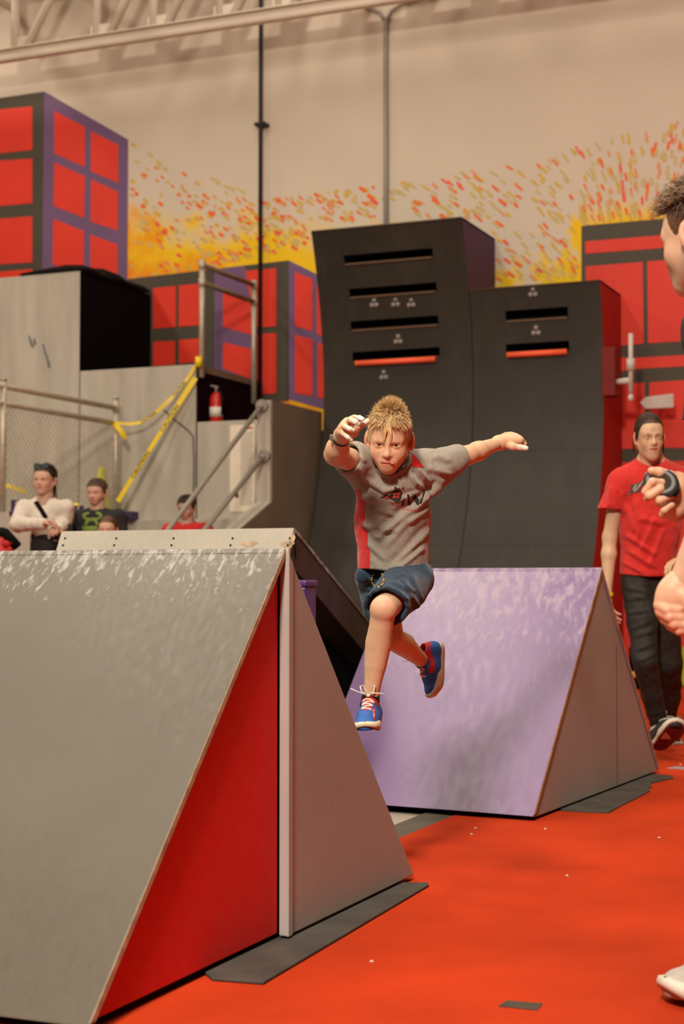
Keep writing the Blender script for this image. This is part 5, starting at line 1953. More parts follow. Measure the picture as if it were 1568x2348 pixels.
# stitched piping along the placket
pl = []
for x, y in ((897, 1095), (906, 1102), (913, 1110), (918, 1118), (921, 1128)):
    hit = bvs.ray_cast(Vector(tuple(_C)), Vector(tuple(ray(x, y))).normalized())
    if hit[0] is not None:
        pl.append(np.array(hit[0]))
if len(pl) > 2:
    tube('piping', pl, .0022, mat('grey_piping', (.40, .35, .28), rough=.9), boy, 6)

# --- shorts
Q = Field(np.minimum.reduce([knF, hipB, pelv]) - .16, np.maximum.reduce([hipF, pelv, hipB]) + .14, .004)
Q.cone(pelv + up_t * .03, pelv - up_t * .03, .094, .100, k=.0, flat=(fr_t, .72))
eF = hipF + (knF - hipF) * .93
dF = unit(knF - hipF)
Q.cone(hipF + up_t * .0, eF + dF * .03, .074, .064, k=.03, clip=[(eF, unit(dF + CAM_R * .35 - CAM_U * .1))])
eB = hipB + (knB - hipB) * .62
dB = unit(knB - hipB)
Q.cone(hipB, eB + dB * .03, .074, .064, k=.03, clip=[(eB, dB)])
Q.ell(J(834, 1318, 5.0), (.030, .03, .028), k=.02)            # flared pocket
Q.cone(J(955, 1330, 4.99), J(930, 1385, 4.88), .055, .040, k=.02, clip=[(J(925, 1396, 4.86), unit(-CAM_U))])
Q.cone(eF + dF * .05, eF - dF * .07, .058, .050, k=.004, op='sub')
Q.cone(eB + dB * .05, eB - dB * .07, .057, .050, k=.004, op='sub')
Vq, Fq = Q.mesh()
Vq = smooth_verts(Vq, Fq, 2, .5)
Vq = folds(Vq, Fq, [(885, 1345, 935, 1375, 5, .005), (900, 1335, 950, 1355, 5, .005), (840, 1350, 880, 1362, 4, .004), (842, 1364, 872, 1372, 4, .004), (925, 1330, 960, 1390, 5, .005),
                    (945, 1325, 972, 1385, 5, .005), (830, 1310, 850, 1335, 4, .005), (900, 1322, 925, 1316, 4, .005), (905, 1360, 935, 1392, 4, .004)], noise_amp=.003, nf=16, seed=5.1)
M_shorts = attr_mat('navy_shorts', (.010, .036, .075), rough=.8, bump=.3, bscale=500, var=.2, scale=25, sheen=.2)
np_mesh('shorts', Vq, Fq, M_shorts, boy)
bvq = bvh_of(Vq, Fq)
cord = []
for x, y in ((858, 1313), (853, 1322), (852, 1333), (856, 1342), (864, 1347), (873, 1345), (879, 1336), (880, 1325), (875, 1314)):
    hit = bvq.ray_cast(Vector(tuple(_C)), Vector(tuple(ray(x, y))).normalized())
    if hit[0] is not None:
        cord.append(np.array(hit[0]) + CAM_B * .006)
if len(cord) > 3:
    dc = tube('drawcord', cord, .0028, mat('cord_black', (.012, .012, .012), rough=.8), boy, 6)
    for i in range(len(cord) - 1):
        for u in (.2, .6):
            a = cord[i] * (1 - u) + cord[i + 1] * u
            b = cord[i] * (1 - u - .22) + cord[i + 1] * (u + .22)
            tube('cord_fleck', [a, b], .0032, mat('cord_yellow', (.55, .42, .08), rough=.8), dc, 6)

# --- wrist band with a small watch face
wd = unit(elR - wrR)
wc = wrR + wd * .012
a1 = unit(np.cross(wd, CAM_B))
a2 = np.cross(wd, a1)
ringp = [wc + (a1 * math.cos(a) + a2 * math.sin(a)) * .0255 for a in np.linspace(0, 2 * math.pi, 25)]
V_, F_ = ribbon_geo(ringp, [wd * .0075] * 25, .003)
wb = poly('wrist_band', V_, F_, mat('black_rubber_band', (.012, .010, .010), rough=.5), boy)
fc = wc - CAM_R * .026 * 1.0 + CAM_B * .004
box('watch_case', fc - np.array([.008, .008, .009]), fc + np.array([.008, .008, .009]), mat('watch_steel', (.30, .28, .25), rough=.3, metal=.7), wb, .003)

# --- socks and shoes
M_sock = mat('black_sock', (.012, .011, .012), rough=.9)
tube('sock', [anF - ax * .012, anF + ax * .03], [.0265, .030], M_sock, boy, 14)
bx_ = unit(anB - knB)
tube('sock', [anB - bx_ * .008, anB + bx_ * .03], [.0265, .029], M_sock, boy, 14)

def frame(toe, upv):
    y_ = unit(toe)
    z_ = np.array(upv, float)
    z_ = unit(z_ - y_ * (z_ @ y_))
    x_ = np.cross(y_, z_)
    return np.stack([x_, y_, z_], 1)

# front shoe: toe towards the camera, dropped a little
Mf = frame(CAM_B * .97 - CAM_U * .07 - CAM_R * .14, CAM_U * .97 + CAM_B * .1 - CAM_R * .08)
of = J(848, 1602, 4.80) - Mf @ np.array([0, -.022, .078])
shF, bvF = make_shoe(boy, Mf, of, .186, label='blue and red running shoe with white laces, leading foot')
# rear shoe: sole turned to the right, toe down
Mr = frame(-CAM_U * .93 - CAM_R * .10 + CAM_B * .30, -CAM_R * .86 + CAM_B * .42 + CAM_U * .05)
orr = J(966, 1490, 5.37) - Mr @ np.array([0, -.022, .078])
shB_, bvB = make_shoe(boy, Mr, orr, .188, label='blue and red running shoe, trailing foot kicked back')

M_sred = mat('shoe_red_patch', (.50, .015, .02), rough=.6)
M_swht = mat('shoe_white_mark', (.62, .56, .48), rough=.6)
cloth_print('shoe_patch', [[(854, 1622), (858, 1620), (861, 1630), (861, 1645), (858, 1652), (855, 1642)]], bvF, M_sred, shF, .0016, 4)
cloth_print('shoe_mark', [[(856, 1627), (858, 1626), (857, 1634), (859, 1640), (857, 1646), (856, 1640)]], bvF, M_swht, shF, .0024, 3)
cloth_print('shoe_wave', [[(977, 1478), (983, 1486), (990, 1500), (997, 1518), (998, 1532), (993, 1543), (985, 1545), (981, 1538), (986, 1524), (982, 1508), (975, 1492)]], bvB, M_sred, shB_, .0016, 5)
# =================================================================== THE OTHER PEOPLE
def skull_cap(T, V, col, front=.074, side=.006, nape=-.05):
    sc_ = np.array([1.0 if hairline(v, front, side, nape) and abs(v[0]) < .079 else 0.0 for v in V])
    return T * (1 - sc_[:, None]) + sc_[:, None] * np.array(col)

def simple_hair(root, M, t, s, n, colr, rnd, name='hair', front=.074, side=.004, nape=-.05, flow='down', ln=(.03, .05), r=.0014, lift=.12, crown=(0, .03, .112)):
    paths = []
    crown = np.array(crown)
    for p, v in scalp_points(n, rnd, lambda p: hairline(p, front, side, nape)):
        tt = p - crown
        tt = tt - v * (tt @ v)
        tt = tt / (np.linalg.norm(tt) + 1e-6)
        if flow == 'back':
            d = unit(np.array([p[0] * 2.0, .9, -.15]) - v * 0)
        elif flow == 'forward':
            d = unit(tt + np.array([rnd.uniform(-.2, .2), -.35 if p[2] > .06 else 0, -.1 if p[2] > .06 else -.6]))
        else:
            d = unit(tt + np.array([0, .1, -.6]))
        d = unit(d - v * (d @ v))
        L_ = rnd.uniform(*ln)
        lf = lift * rnd.uniform(.5, 1.5)
        P = [p]
        cc, rr = np.array([0, .014, .032]), np.array([.0745, .091, .080])
        for i in range(6):
            q = P[-1] + d * L_ / 6
            e = (q - cc) / rr
            le = np.linalg.norm(e)
            if flow == 'back' or le < 1.06 or lift < .3:
                g = .003 + lf * L_ * ((i + 1) / 6)
                q = cc + e / le * (rr + g)
            P.append(q)
            nn = unit((q - cc) / rr ** 2)
            d = d - nn * (d @ nn)
            jit = .05 if flow == 'back' else .12
            d = unit(d + np.array([0, 0, -.10]) + np.array([rnd.uniform(-jit, jit) for _ in range(3)]))
        paths.append([place(x * s, M, t) for x in P])
    return strands(paths, r, name, attr_mat('hair_%.3f_%.3f' % (colr[0], colr[1]), colr, rough=.5, attr_col=True, var=.1, scale=30), root, rnd)

def brows(root, M, t, s, colr, rnd, z0=.016):
    br = []
    for sd in (-1, 1):
        for i in range(36):
            u = rnd.random()
            p = np.array([sd * (.012 + .036 * u), -.0895 + .014 * u * u, z0 + .005 * math.sin(u * 2.4) + rnd.uniform(-.0022, .0022)])
            q = p + np.array([sd * .010, .0015, .0015])
            br.append([place(x * s, M, t) for x in (p, (p + q) / 2, q)])
    strands(br, .0009, 'eyebrows', attr_mat('brow_%.3f' % colr[0], colr, rough=.6, attr_col=True), root, rnd)

# ------------------------------------------------------------------ young man in red
D = 8.1
ym = empty('person', at_z(1515, 1748, 0), 'young man in a red T-shirt and black trousers walking beside the purple ramp', 'person')
rp = random.Random(11)
sk2 = attr_mat('young_man_skin', (.60, .39, .245), rough=.5, sss=.05, var=.05, scale=40, attr_col=True)
Mh2 = FACE_CAM @ rot('Z', 3) @ rot('X', 5) @ rot('Y', -2)
hc2 = J(1489, 1001, D - .05)
hs2 = np.array([.86, 1.0, 1.06])
Vh, Fh, Th = head_geo(h=.0034, thin=True, mouth='open', eye_open=.42, nose=1.1)
Th = skull_cap(Th, Vh, (.10, .07, .06), front=.066)
Wh = place(Vh * hs2, Mh2, hc2)
nk = J(1492, 1066, D + .02)
ch = J(1494, 1140, D)
pv = J(1480, 1318, D + .02)
shA, shB = J(1421, 1100, D), J(1570, 1100, D + .02)
elA, wrA = J(1398, 1232, D + .02), J(1391, 1362, D - .03)
elB, wrB = J(1592, 1225, D + .02), J(1562, 1282, D - .14)
hpA, hpB = J(1462, 1332, D), J(1512, 1332, D + .03)
knA, akA = J(1478, 1515, D - .10), J(1512, 1668, D + .10)
knB2, akB = J(1532, 1520, D + .12), J(1528, 1660, D + .45)
bd = Field(np.minimum.reduce([wrA, akA, pv, elA]) - .18, np.maximum.reduce([nk, shB, elB, akB]) + .18, .0075)
bd.cone(nk + (hc2 - nk) * .5, nk, .052, .055, k=.0)
bd.cone(nk, ch, .06, .10, k=.05, flat=(CAM_B, .7))
bd.cone(ch, pv, .115, .105, k=.05, flat=(CAM_B, .65))
for a in (shA, shB):
    bd.cone(nk, a, .045, .045, k=.04)
bd.chain([shA, elA], [.044, .036], k=.02)
bd.chain([elA, elA + (wrA - elA) * .3, wrA], [.036, .037, .025], k=.02)
bd.chain([shB, elB], [.044, .036], k=.02)
bd.chain([elB, elB + (wrB - elB) * .3, wrB], [.036, .037, .025], k=.02)
bd.chain([hpA, knA, akA], [.075, .05, .035], k=.03)
bd.chain([hpB, knB2, akB], [.075, .05, .035], k=.03)
Vb, Fb = bd.mesh()
hA = Field(wrA - .22, wrA + .14, .0035)
hand(hA, wrA, J(1402, 1418, D - .06) - wrA, -CAM_B * .2 + CAM_R, 1.0, curl=(.25, .28, .3, .35), side=-1)
VA, FA = hA.mesh()
hB = Field(wrB - .22, wrB + .16, .0035)
hand(hB, wrB, -CAM_R * .8 - CAM_U * .25 + CAM_B * .5, -CAM_U + CAM_B * .2, .95, curl=(.35, .4, .45, .5), side=1)
VB, FB = hB.mesh()
V = np.concatenate([Vb, Wh, VA, VB])
k1, k2 = len(Vb), len(Vb) + len(Wh)
np_mesh('body', V, np.concatenate([Fb, Fh + k1, FA + k2, FB + k2 + len(VA)]), sk2, ym, cols=np.concatenate([np.ones((len(Vb), 3)), Th, np.ones((len(VA) + len(VB), 3)) * np.array([1, .94, .92])]))
add_eyes(ym, Mh2 * hs2, hc2, 1.0, iris=(.06, .035, .02), look=(-.1, .0))
brows(ym, Mh2, hc2, hs2, (.10, .055, .03), rp)
simple_hair(ym, Mh2, hc2, hs2 * np.array([1.03, 1, 1]), 1500, (.045, .024, .013), rp, front=.062, side=-.004, nape=-.07, flow='back', ln=(.05, .09), r=.0022, lift=.03)
# tied tail and loose wisps
tail = []
for i in range(60):
    a = np.array([rp.uniform(-.02, .02), .104, .03 + rp.uniform(-.012, .012)])
    e = a + np.array([rp.uniform(-.05, .05) + .02, .03, -.14 - rp.random() * .05])
    tail.append([place((a * (1 - t) + e * t + np.array([0, .03 * math.sin(t * 3), 0])) * hs2, Mh2, hc2) for t in np.linspace(0, 1, 6)])
for s in (-1, 1):
    for i in range(40):
        a = np.array([s * .070, .0 + rp.uniform(-.02, .02), .045])
        e = np.array([s * (.083 + rp.uniform(0, .012)), .03 + rp.uniform(-.01, .02), -.045 + rp.uniform(-.05, .03)])
        m_ = np.array([s * .086, .0, .01])
        tail.append([place(((1 - t) ** 2 * a + 2 * t * (1 - t) * m_ + t * t * e) * hs2, Mh2, hc2) for t in np.linspace(0, 1, 6)])
strands(tail, .0022, 'ponytail', MATS['hair_0.045_0.024'], ym, rp)
# shirt
S = Field(np.minimum.reduce([pv, elA, shA]) - .16, np.maximum.reduce([nk, shB, elB]) + .12, .007)
S.cone(J(1494, 1125, D), J(1490, 1200, D), .150, .142, k=.0, flat=(CAM_B, .70))
S.cone(J(1490, 1200, D), J(1483, 1345, D), .143, .140, k=.05, flat=(CAM_B, .78))
S.cone(nk - CAM_U * .015, shA, .062, .056, k=.05)
S.cone(nk - CAM_U * .015, shB, .062, .056, k=.05)
eA = J(1400, 1168, D)
dA = unit(eA - shA)
S.cone(J(1424, 1112, D), eA + dA * .03, .066, .068, k=.04, clip=[(eA, unit(dA + CAM_R * .25))])
eB_ = J(1582, 1165, D + .02)
dB_ = unit(eB_ - shB)
S.cone(J(1566, 1112, D + .02), eB_ + dB_ * .03, .066, .066, k=.04, clip=[(eB_, dB_)])
S.half(J(1480, 1322, D - .1), unit(-CAM_U - CAM_R * .04))
S.cone(eA + dA * .04, eA - dA * .06, .056, .05, k=.005, op='sub')
S.cone(eB_ + dB_ * .04, eB_ - dB_ * .06, .056, .05, k=.005, op='sub')
S.cone(J(1480, 1340, D), J(1482, 1300, D), .122, .118, k=.005, op='sub', flat=(CAM_B, .78))
S.cone(hc2, nk - CAM_U * .012 + CAM_B * .014, .062, .064, k=.006, op='sub')
Vs, Fs = S.mesh()
Vs = smooth_verts(Vs, Fs, 2, .5)
Vs = folds(Vs, Fs, [(1440, 1230, 1500, 1270, 6, .012), (1435, 1160, 1452, 1215, 6, .010), (1455, 1150, 1465, 1230, 6, .009), (1440, 1262, 1500, 1300, 6, .010), (1470, 1190, 1520, 1200, 7, .009),
                    (1500, 1190, 1470, 1260, 6, .009), (1520, 1215, 1490, 1290, 6, .010), (1430, 1290, 1470, 1312, 5, .008), (1400, 1120, 1395, 1160, 6, .010), (1425, 1130, 1430, 1175, 5, .010)], noise_amp=.005, nf=12, seed=8)
np_mesh('shirt', Vs, Fs, attr_mat('red_tee', (.56, .020, .014), rough=.85, bump=.2, bscale=400, var=.08, sheen=.15), ym)
b2_ = bvh_of(Vs, Fs)
zq = lambda l: [(1300 + u / 5.59, 880 + v / 5.59) for u, v in l]
cloth_print('emblem', [zq([(760, 1435), (810, 1370), (815, 1290), (860, 1285), (990, 1240), (960, 1310), (940, 1380), (870, 1390), (800, 1420)])], b2_, mat('emblem_dark', (.075, .045, .045), rough=.7), ym, .003, 4)
cloth_print('emblem_white', [zq([(765, 1430), (815, 1390), (810, 1412)]), zq([(830, 1350), (880, 1290), (900, 1290), (860, 1360)]), zq([(890, 1340), (930, 1280), (985, 1248), (945, 1300), (905, 1350)]),
                             zq([(840, 1375), (890, 1330), (925, 1330), (870, 1385)])], b2_, mat('emblem_pale', (.36, .28, .26), rough=.7), ym, .0045, 4)
# trousers
Q = Field(np.minimum.reduce([akA, pv, knA]) - .16, np.maximum.reduce([pv, akB, hpB]) + .16, .0075)
Q.cone(pv + CAM_U * .04, pv - CAM_U * .05, .118, .120, k=.0, flat=(CAM_B, .75))
Q.chain([hpA + CAM_R * 0, J(1472, 1420, D - .05), knA, J(1494, 1590, D), akA], [.086, .078, .062, .056, .046], k=.012)
Q.chain([hpB, knB2, J(1535, 1590, D + .3), akB], [.088, .072, .060, .048], k=.012)
Vq, Fq = Q.mesh()
Vq = folds(smooth_verts(Vq, Fq, 2, .5), Fq, [(1430, 1345, 1490, 1360, 5, .004), (1435, 1375, 1480, 1368, 5, .004), (1440, 1405, 1490, 1400, 5, .005), (1450, 1440, 1490, 1425, 5, .004), (1455, 1460, 1500, 1445, 5, .004),
                                            (1462, 1490, 1500, 1475, 5, .004), (1466, 1515, 1500, 1500, 5, .004), (1480, 1545, 1510, 1560, 5, .003), (1490, 1640, 1525, 1630, 5, .003)], noise_amp=.006, nf=14, seed=4)
np_mesh('trousers', Vq, Fq, attr_mat('black_trousers', (.014, .011, .008), rough=.75, bump=.2, bscale=300, var=.2, scale=20, spec=.5), ym)
# wrist band
ring_ = [wrA - CAM_U * .0 + (CAM_R * math.cos(a) + CAM_B * math.sin(a)) * .030 for a in np.linspace(0, 2 * math.pi, 21)]
V_, F_ = ribbon_geo(ring_, [CAM_U * .010] * 21, .004)
poly('wrist_band', V_, F_, mat('yellow_band', (.72, .62, .02), rough=.5), ym)
Msh = frame(CAM_B * .80 + CAM_U * .52 + CAM_R * .22, CAM_U * .80 - CAM_B * .55)
make_shoe(ym, Msh, J(1512, 1680, D + .06) - Msh @ np.array([0, -.022, .078]), .285, upper=(.02, .018, .018), red=(.5, .48, .44), sole=(.60, .56, .48), gum=(.11, .008, .008), lace=(.55, .52, .46), name='sneaker', label='black sneaker with white rim, toe raised to show its dark red sole', h=.0045)
Ms2 = frame(CAM_B * .9 - CAM_U * .15, CAM_U)
make_shoe(ym, Ms2, at_z(1530, 1700, 0) , .285, upper=(.02, .018, .018), red=(.5, .48, .44), sole=(.60, .56, .48), gum=(.11, .008, .008), lace=(.55, .52, .46), name='sneaker', h=.005)

# ------------------------------------------------------------------ man at the right edge, seen from behind
D = 3.5
mn = empty('person', at_z(1610, 2300, 0), 'curly-haired man at the right edge holding a dark stopwatch, in a dark shirt', 'person')
rm = random.Random(5)
sk3 = attr_mat('man_skin', (.60, .40, .27), rough=.5, sss=.05, var=.06, scale=60, attr_col=True)
Mh3 = FACE_CAM @ rot('Z', -142) @ rot('X', 8)
hc3 = J(1618, 541, D)
hs3 = np.array([1.02, 1.04, 1.06])
Vh, Fh, Th = head_geo(h=.003, mouth='closed', eye_open=.8)
Th = skull_cap(Th, Vh, (.16, .10, .07), front=.066, side=-.012, nape=-.045)
# stubble along the jaw
st_ = np.exp(-(((Vh[:, 2] + .07) / .035) ** 2)) * (Vh[:, 1] < .02)
Th *= 1 - st_[:, None] * np.array([.25, .22, .18])
Wh = place(Vh * hs3, Mh3, hc3)
nk = J(1648, 738, D + .01)
ch, pv = J(1745, 930, D), J(1775, 1360, D)
shA, shB = J(1666, 800, D + .12), J(1840, 820, D - .12)
elA, wrA = J(1604, 1120, D + .12), J(1588, 1135, D - .02)
elA = J(1650, 1078, D + .15)
wrA = J(1575, 1130, D + .02)
elB, wrB = J(1668, 1110, D - .26), J(1566, 1335, D - .22)
hpA, hpB = J(1740, 1400, D + .05), J(1815, 1400, D - .05)
akA, akB = J(1722, 2215, D + .06), J(1830, 2240, D - .1)
knA, knB2 = J(1735, 1820, D + .03), J(1820, 1830, D - .1)
bd = Field(np.minimum.reduce([wrA, wrB, akA, akB, pv, elB, shB]) - .22, np.maximum.reduce([nk, shA, shB, elA, akB, pv]) + .22, .0085)
bd.cone(nk + (hc3 - nk) * .5, nk, .055, .06, k=.0)
bd.cone(nk, ch, .05, .09, k=.03)
bd.cone(ch, pv, .10, .10, k=.03)
for a in (shA, shB):
    bd.cone(nk, a, .038, .04, k=.02)
bd.chain([shA, elA], [.05, .042], k=.02)
bd.chain([elA, elA + (wrA - elA) * .35, wrA], [.042, .040, .028], k=.02)
bd.chain([shB, elB], [.05, .043], k=.02)
bd.chain([elB, elB + (wrB - elB) * .35, wrB], [.043, .042, .0285], k=.02)
bd.chain([hpA, knA, akA], [.085, .055, .04], k=.03)
bd.chain([hpB, knB2, akB], [.085, .055, .04], k=.03)
Vb, Fb = bd.mesh()
# raised hand wrapped round the stopwatch, built from its visible fingers (D - small = nearer)
hA = Field(J(1520, 1130, D) - .17, J(1520, 1130, D) + .17, .0026)
hA.cone(wrA, J(1552, 1120, D - .01), .030, .026, k=.02)
hA.cone(wrA, J(1545, 1165, D - .01), .028, .026, k=.02)
hA.cone(J(1552, 1105, D), J(1548, 1170, D), .022, .022, k=.02)
for ch_, r in (([J(1540, 1108, D - .02), J(1516, 1108, D - .045), J(1496, 1105, D - .055), J(1479, 1128, D - .048)], .0095),
               ([J(1541, 1122, D - .025), J(1512, 1122, D - .055), J(1490, 1137, D - .055), J(1484, 1142, D - .045)], .0098),
               ([J(1546, 1140, D - .02), J(1537, 1135, D - .052), J(1513, 1148, D - .056), J(1508, 1154, D - .045)], .0096),
               ([J(1548, 1158, D - .015), J(1538, 1158, D - .045), J(1523, 1170, D - .050), J(1518, 1180, D - .042)], .0088)):
    hA.chain(ch_, [r, r, r * .98, r * .88], k=.003)
hA.chain([J(1556, 1102, D - .005), J(1536, 1094, D - .02), J(1512, 1084, D - .03), J(1494, 1080, D - .035)], [.017, .0135, .0112, .0092], k=.006)
VA, FA = hA.mesh()
# lowered hand: fist seen from the thumb side
hB = Field(J(1545, 1395, D - .22) - .18, J(1545, 1395, D - .22) + .18, .0026)
DD = D - .22
hB.cone(wrB, J(1545, 1375, DD), .031, .034, k=.02, flat=(CAM_B, .8))
hB.cone(J(1545, 1360, DD), J(1530, 1398, DD), .032, .024, k=.02, flat=(CAM_B, .7))
hB.cone(J(1560, 1370, DD), J(1552, 1408, DD), .028, .024, k=.02, flat=(CAM_B, .7))
for (kx, ky), dd_, r in (((1511, 1388), -.016, .0112), ((1516, 1404), -.020, .0114), ((1525, 1420), -.021, .0110), ((1537, 1434), -.018, .0100)):
    hB.chain([J(kx, ky, DD + dd_ + .012), J(kx + 20, ky + 12, DD + dd_ - .014), J(kx + 42, ky + 13, DD + dd_ - .012), J(kx + 54, ky + 6, DD + dd_ + .006)], [r * 1.08, r, r * .95, r * .86], k=.002)
hB.chain([J(1568, 1368, DD - .02), J(1588, 1392, DD - .035), J(1592, 1416, DD - .04), J(1582, 1436, DD - .04)], [.018, .0135, .0115, .010], k=.008)
VB, FB = hB.mesh()
V = np.concatenate([Vb, Wh, VA, VB])
k1, k2 = len(Vb), len(Vb) + len(Wh)
TA = np.ones((len(VA), 3)) * np.array([1, .86, .84])
TB = np.ones((len(VB), 3)) * np.array([1, .93, .90])
TB *= 1 - np.exp(-((VB - J(1530, 1420, DD - .02)) ** 2).sum(1) / .035 ** 2)[:, None] * np.array([.02, .28, .28])
np_mesh('body', V, np.concatenate([Fb, Fh + k1, FA + k2, FB + k2 + len(VA)]), sk3, mn, cols=np.concatenate([np.ones((len(Vb), 3)), Th, TA, TB]))
add_eyes(mn, Mh3 * hs3, hc3, 1.0)
brows(mn, Mh3, hc3, hs3, (.10, .06, .03), rm)
# short sides, loose curls on top and front
simple_hair(mn, Mh3, hc3, hs3, 1400, (.085, .050, .026), rm, name='hair', front=.066, side=-.012, nape=-.05, flow='down', ln=(.010, .018), r=.0012, lift=.3)
curl = []
for p, v in scalp_points(620, rm, lambda p: p[2] > .062 and hairline(p, .066, 0, -.05)):
    L_ = rm.uniform(.032, .06)
    fwd = unit(np.array([rm.uniform(-.4, .4), -.9, .15]))
    d = unit(v * .9 + fwd * .6)
    a1 = unit(np.cross(d, [rm.uniform(-1, 1), .3, rm.uniform(-1, 1)]))
    a2_ = np.cross(d, a1)
    ph, tw, rc = rm.uniform(0, 6), rm.uniform(5, 10), rm.uniform(.004, .009)
    P = [on_skull(p + d * L_ * t + (a1 * math.cos(ph + tw * t) + a2_ * math.sin(ph + tw * t)) * rc * t ** .5 + np.array([0, -.012, -.02]) * t * t, .002) for t in np.linspace(0, 1, 9)]
    curl.append([place(x * hs3, Mh3, hc3) for x in P])
strands(curl, .0016, 'curls', attr_mat('curl_brown', (.15, .090, .045), rough=.5, attr_col=True), mn, rm)
# dark shirt, trousers, shoes
S = Field(np.minimum.reduce([pv, shA, shB, elB, elA]) - .22, np.maximum.reduce([nk, shA, shB, elA, elB, pv]) + .22, .009)
S.cone(J(1750, 900, D), pv, .145, .145, k=.0)
eA = J(1626, 915, D + .16)
for sh_, e_ in ((shA, shA + (elA - shA) * .62), (shB, shB + (elB - shB) * .62)):
    d_ = unit(e_ - sh_)
    S.cone(nk - CAM_U * .02, sh_, .072, .072, k=.05)
    S.cone(sh_, J(1750, 900, D), .07, .12, k=.05)
    S.cone(sh_, e_ + d_ * .03, .076, .100, k=.03, clip=[(e_, d_)])
    S.cone(e_ + d_ * .05, e_ - d_ * .05, .082, .062, k=.005, op='sub')
S.half(J(1775, 1410, D), -CAM_U)
S.cone(nk + (hc3 - nk) * .45, nk, .062, .062, k=.006, op='sub')
Vs, Fs = S.mesh()
Vs = folds(smooth_verts(Vs, Fs, 2, .5), Fs, [], noise_amp=.008, nf=9, seed=3)
np_mesh('shirt', Vs, Fs, attr_mat('charcoal_tee', (.030, .024, .030), rough=.85, bump=.2, bscale=400, var=.1), mn)
Q = Field(np.minimum.reduce([akA, akB, pv, hpB]) - .2, np.maximum.reduce([pv, akA, akB, hpA, hpB]) + .2, .009)
Q.cone(pv + CAM_U * .05, pv - CAM_U * .06, .13, .135, k=.0)
Q.chain([hpA, knA, akA], [.098, .072, .056], k=.015)
Q.chain([hpB, knB2, akB], [.098, .072, .056], k=.015)
Vq, Fq = Q.mesh()
np_mesh('trousers', Vq, Fq, attr_mat('dark_jeans', (.020, .020, .026), rough=.8, var=.2), mn)
fd = frame(-CAM_R * .93 + CAM_B * .30, [0, 0, 1])
fd = frame(fd[:, 1] * np.array([1, 1, 0]), [0, 0, 1])
for c, lab in ((at_z(1712, 2288, 0), 'off-white canvas shoe reaching into the right edge of the picture'), (at_z(1850, 2330, 0), None)):
    make_shoe(mn, fd, c, .29, upper=(.40, .37, .32), red=(.4, .36, .3), sole=(.62, .57, .48), gum=(.55, .48, .38), lace=(.6, .55, .48), name='canvas_shoe', collar=False, loops=False, label=lab, h=.0045)
# stopwatch in the raised hand
swc = J(1517, 1110, D - .036)
sw_ = empty('stopwatch', swc, 'dark glossy stopwatch gripped in the raised hand at the right edge', 'stopwatch')
M_swb = mat('stopwatch_black', (.012, .016, .016), rough=.22, var=.3, scale=30, spec=.6)
axw = unit(CAM_B * .75 - CAM_R * .35 + CAM_U * .45)
u1 = unit(np.cross(axw, CAM_U * .8 + CAM_R * .6))
u2 = np.cross(axw, u1)
def disc(nm, r0, z0, z1, m, par, bev=.004, el=1.25):
    V, F = [], []
    lv = [(z0, r0 - bev), (z0 + bev, r0), (z1 - bev, r0), (z1, r0 - bev)]
    n = 32
    for z, r in lv:
        for i in range(n):
            a = 2 * math.pi * i / n
            V.append(swc + axw * z + u1 * r * math.cos(a) * el + u2 * r * math.sin(a))
    F = [(j * n + i, j * n + (i + 1) % n, (j + 1) * n + (i + 1) % n, (j + 1) * n + i) for j in range(3) for i in range(n)]
    F += [tuple(range(n - 1, -1, -1)), tuple(range(3 * n, 4 * n))]
    return poly(nm, V, F, m, par)
disc('case', .034, -.012, .010, M_swb, sw_)
disc('bezel', .028, .0095, .0125, mat('stopwatch_grey', (.10, .115, .115), rough=.35), sw_, .001)
disc('screen', .021, .012, .0135, mat('stopwatch_screen', (.035, .028, .022), rough=.15), sw_, .0005)
for a in (-.6, 0, .6):
    c = swc + (u1 * math.cos(a) * 1.25 + u2 * math.sin(a)) * .031
    tube('button', [c, c + (u1 * math.cos(a) + u2 * math.sin(a)) * .007], .005, MATS['stopwatch_grey'], sw_, 8)

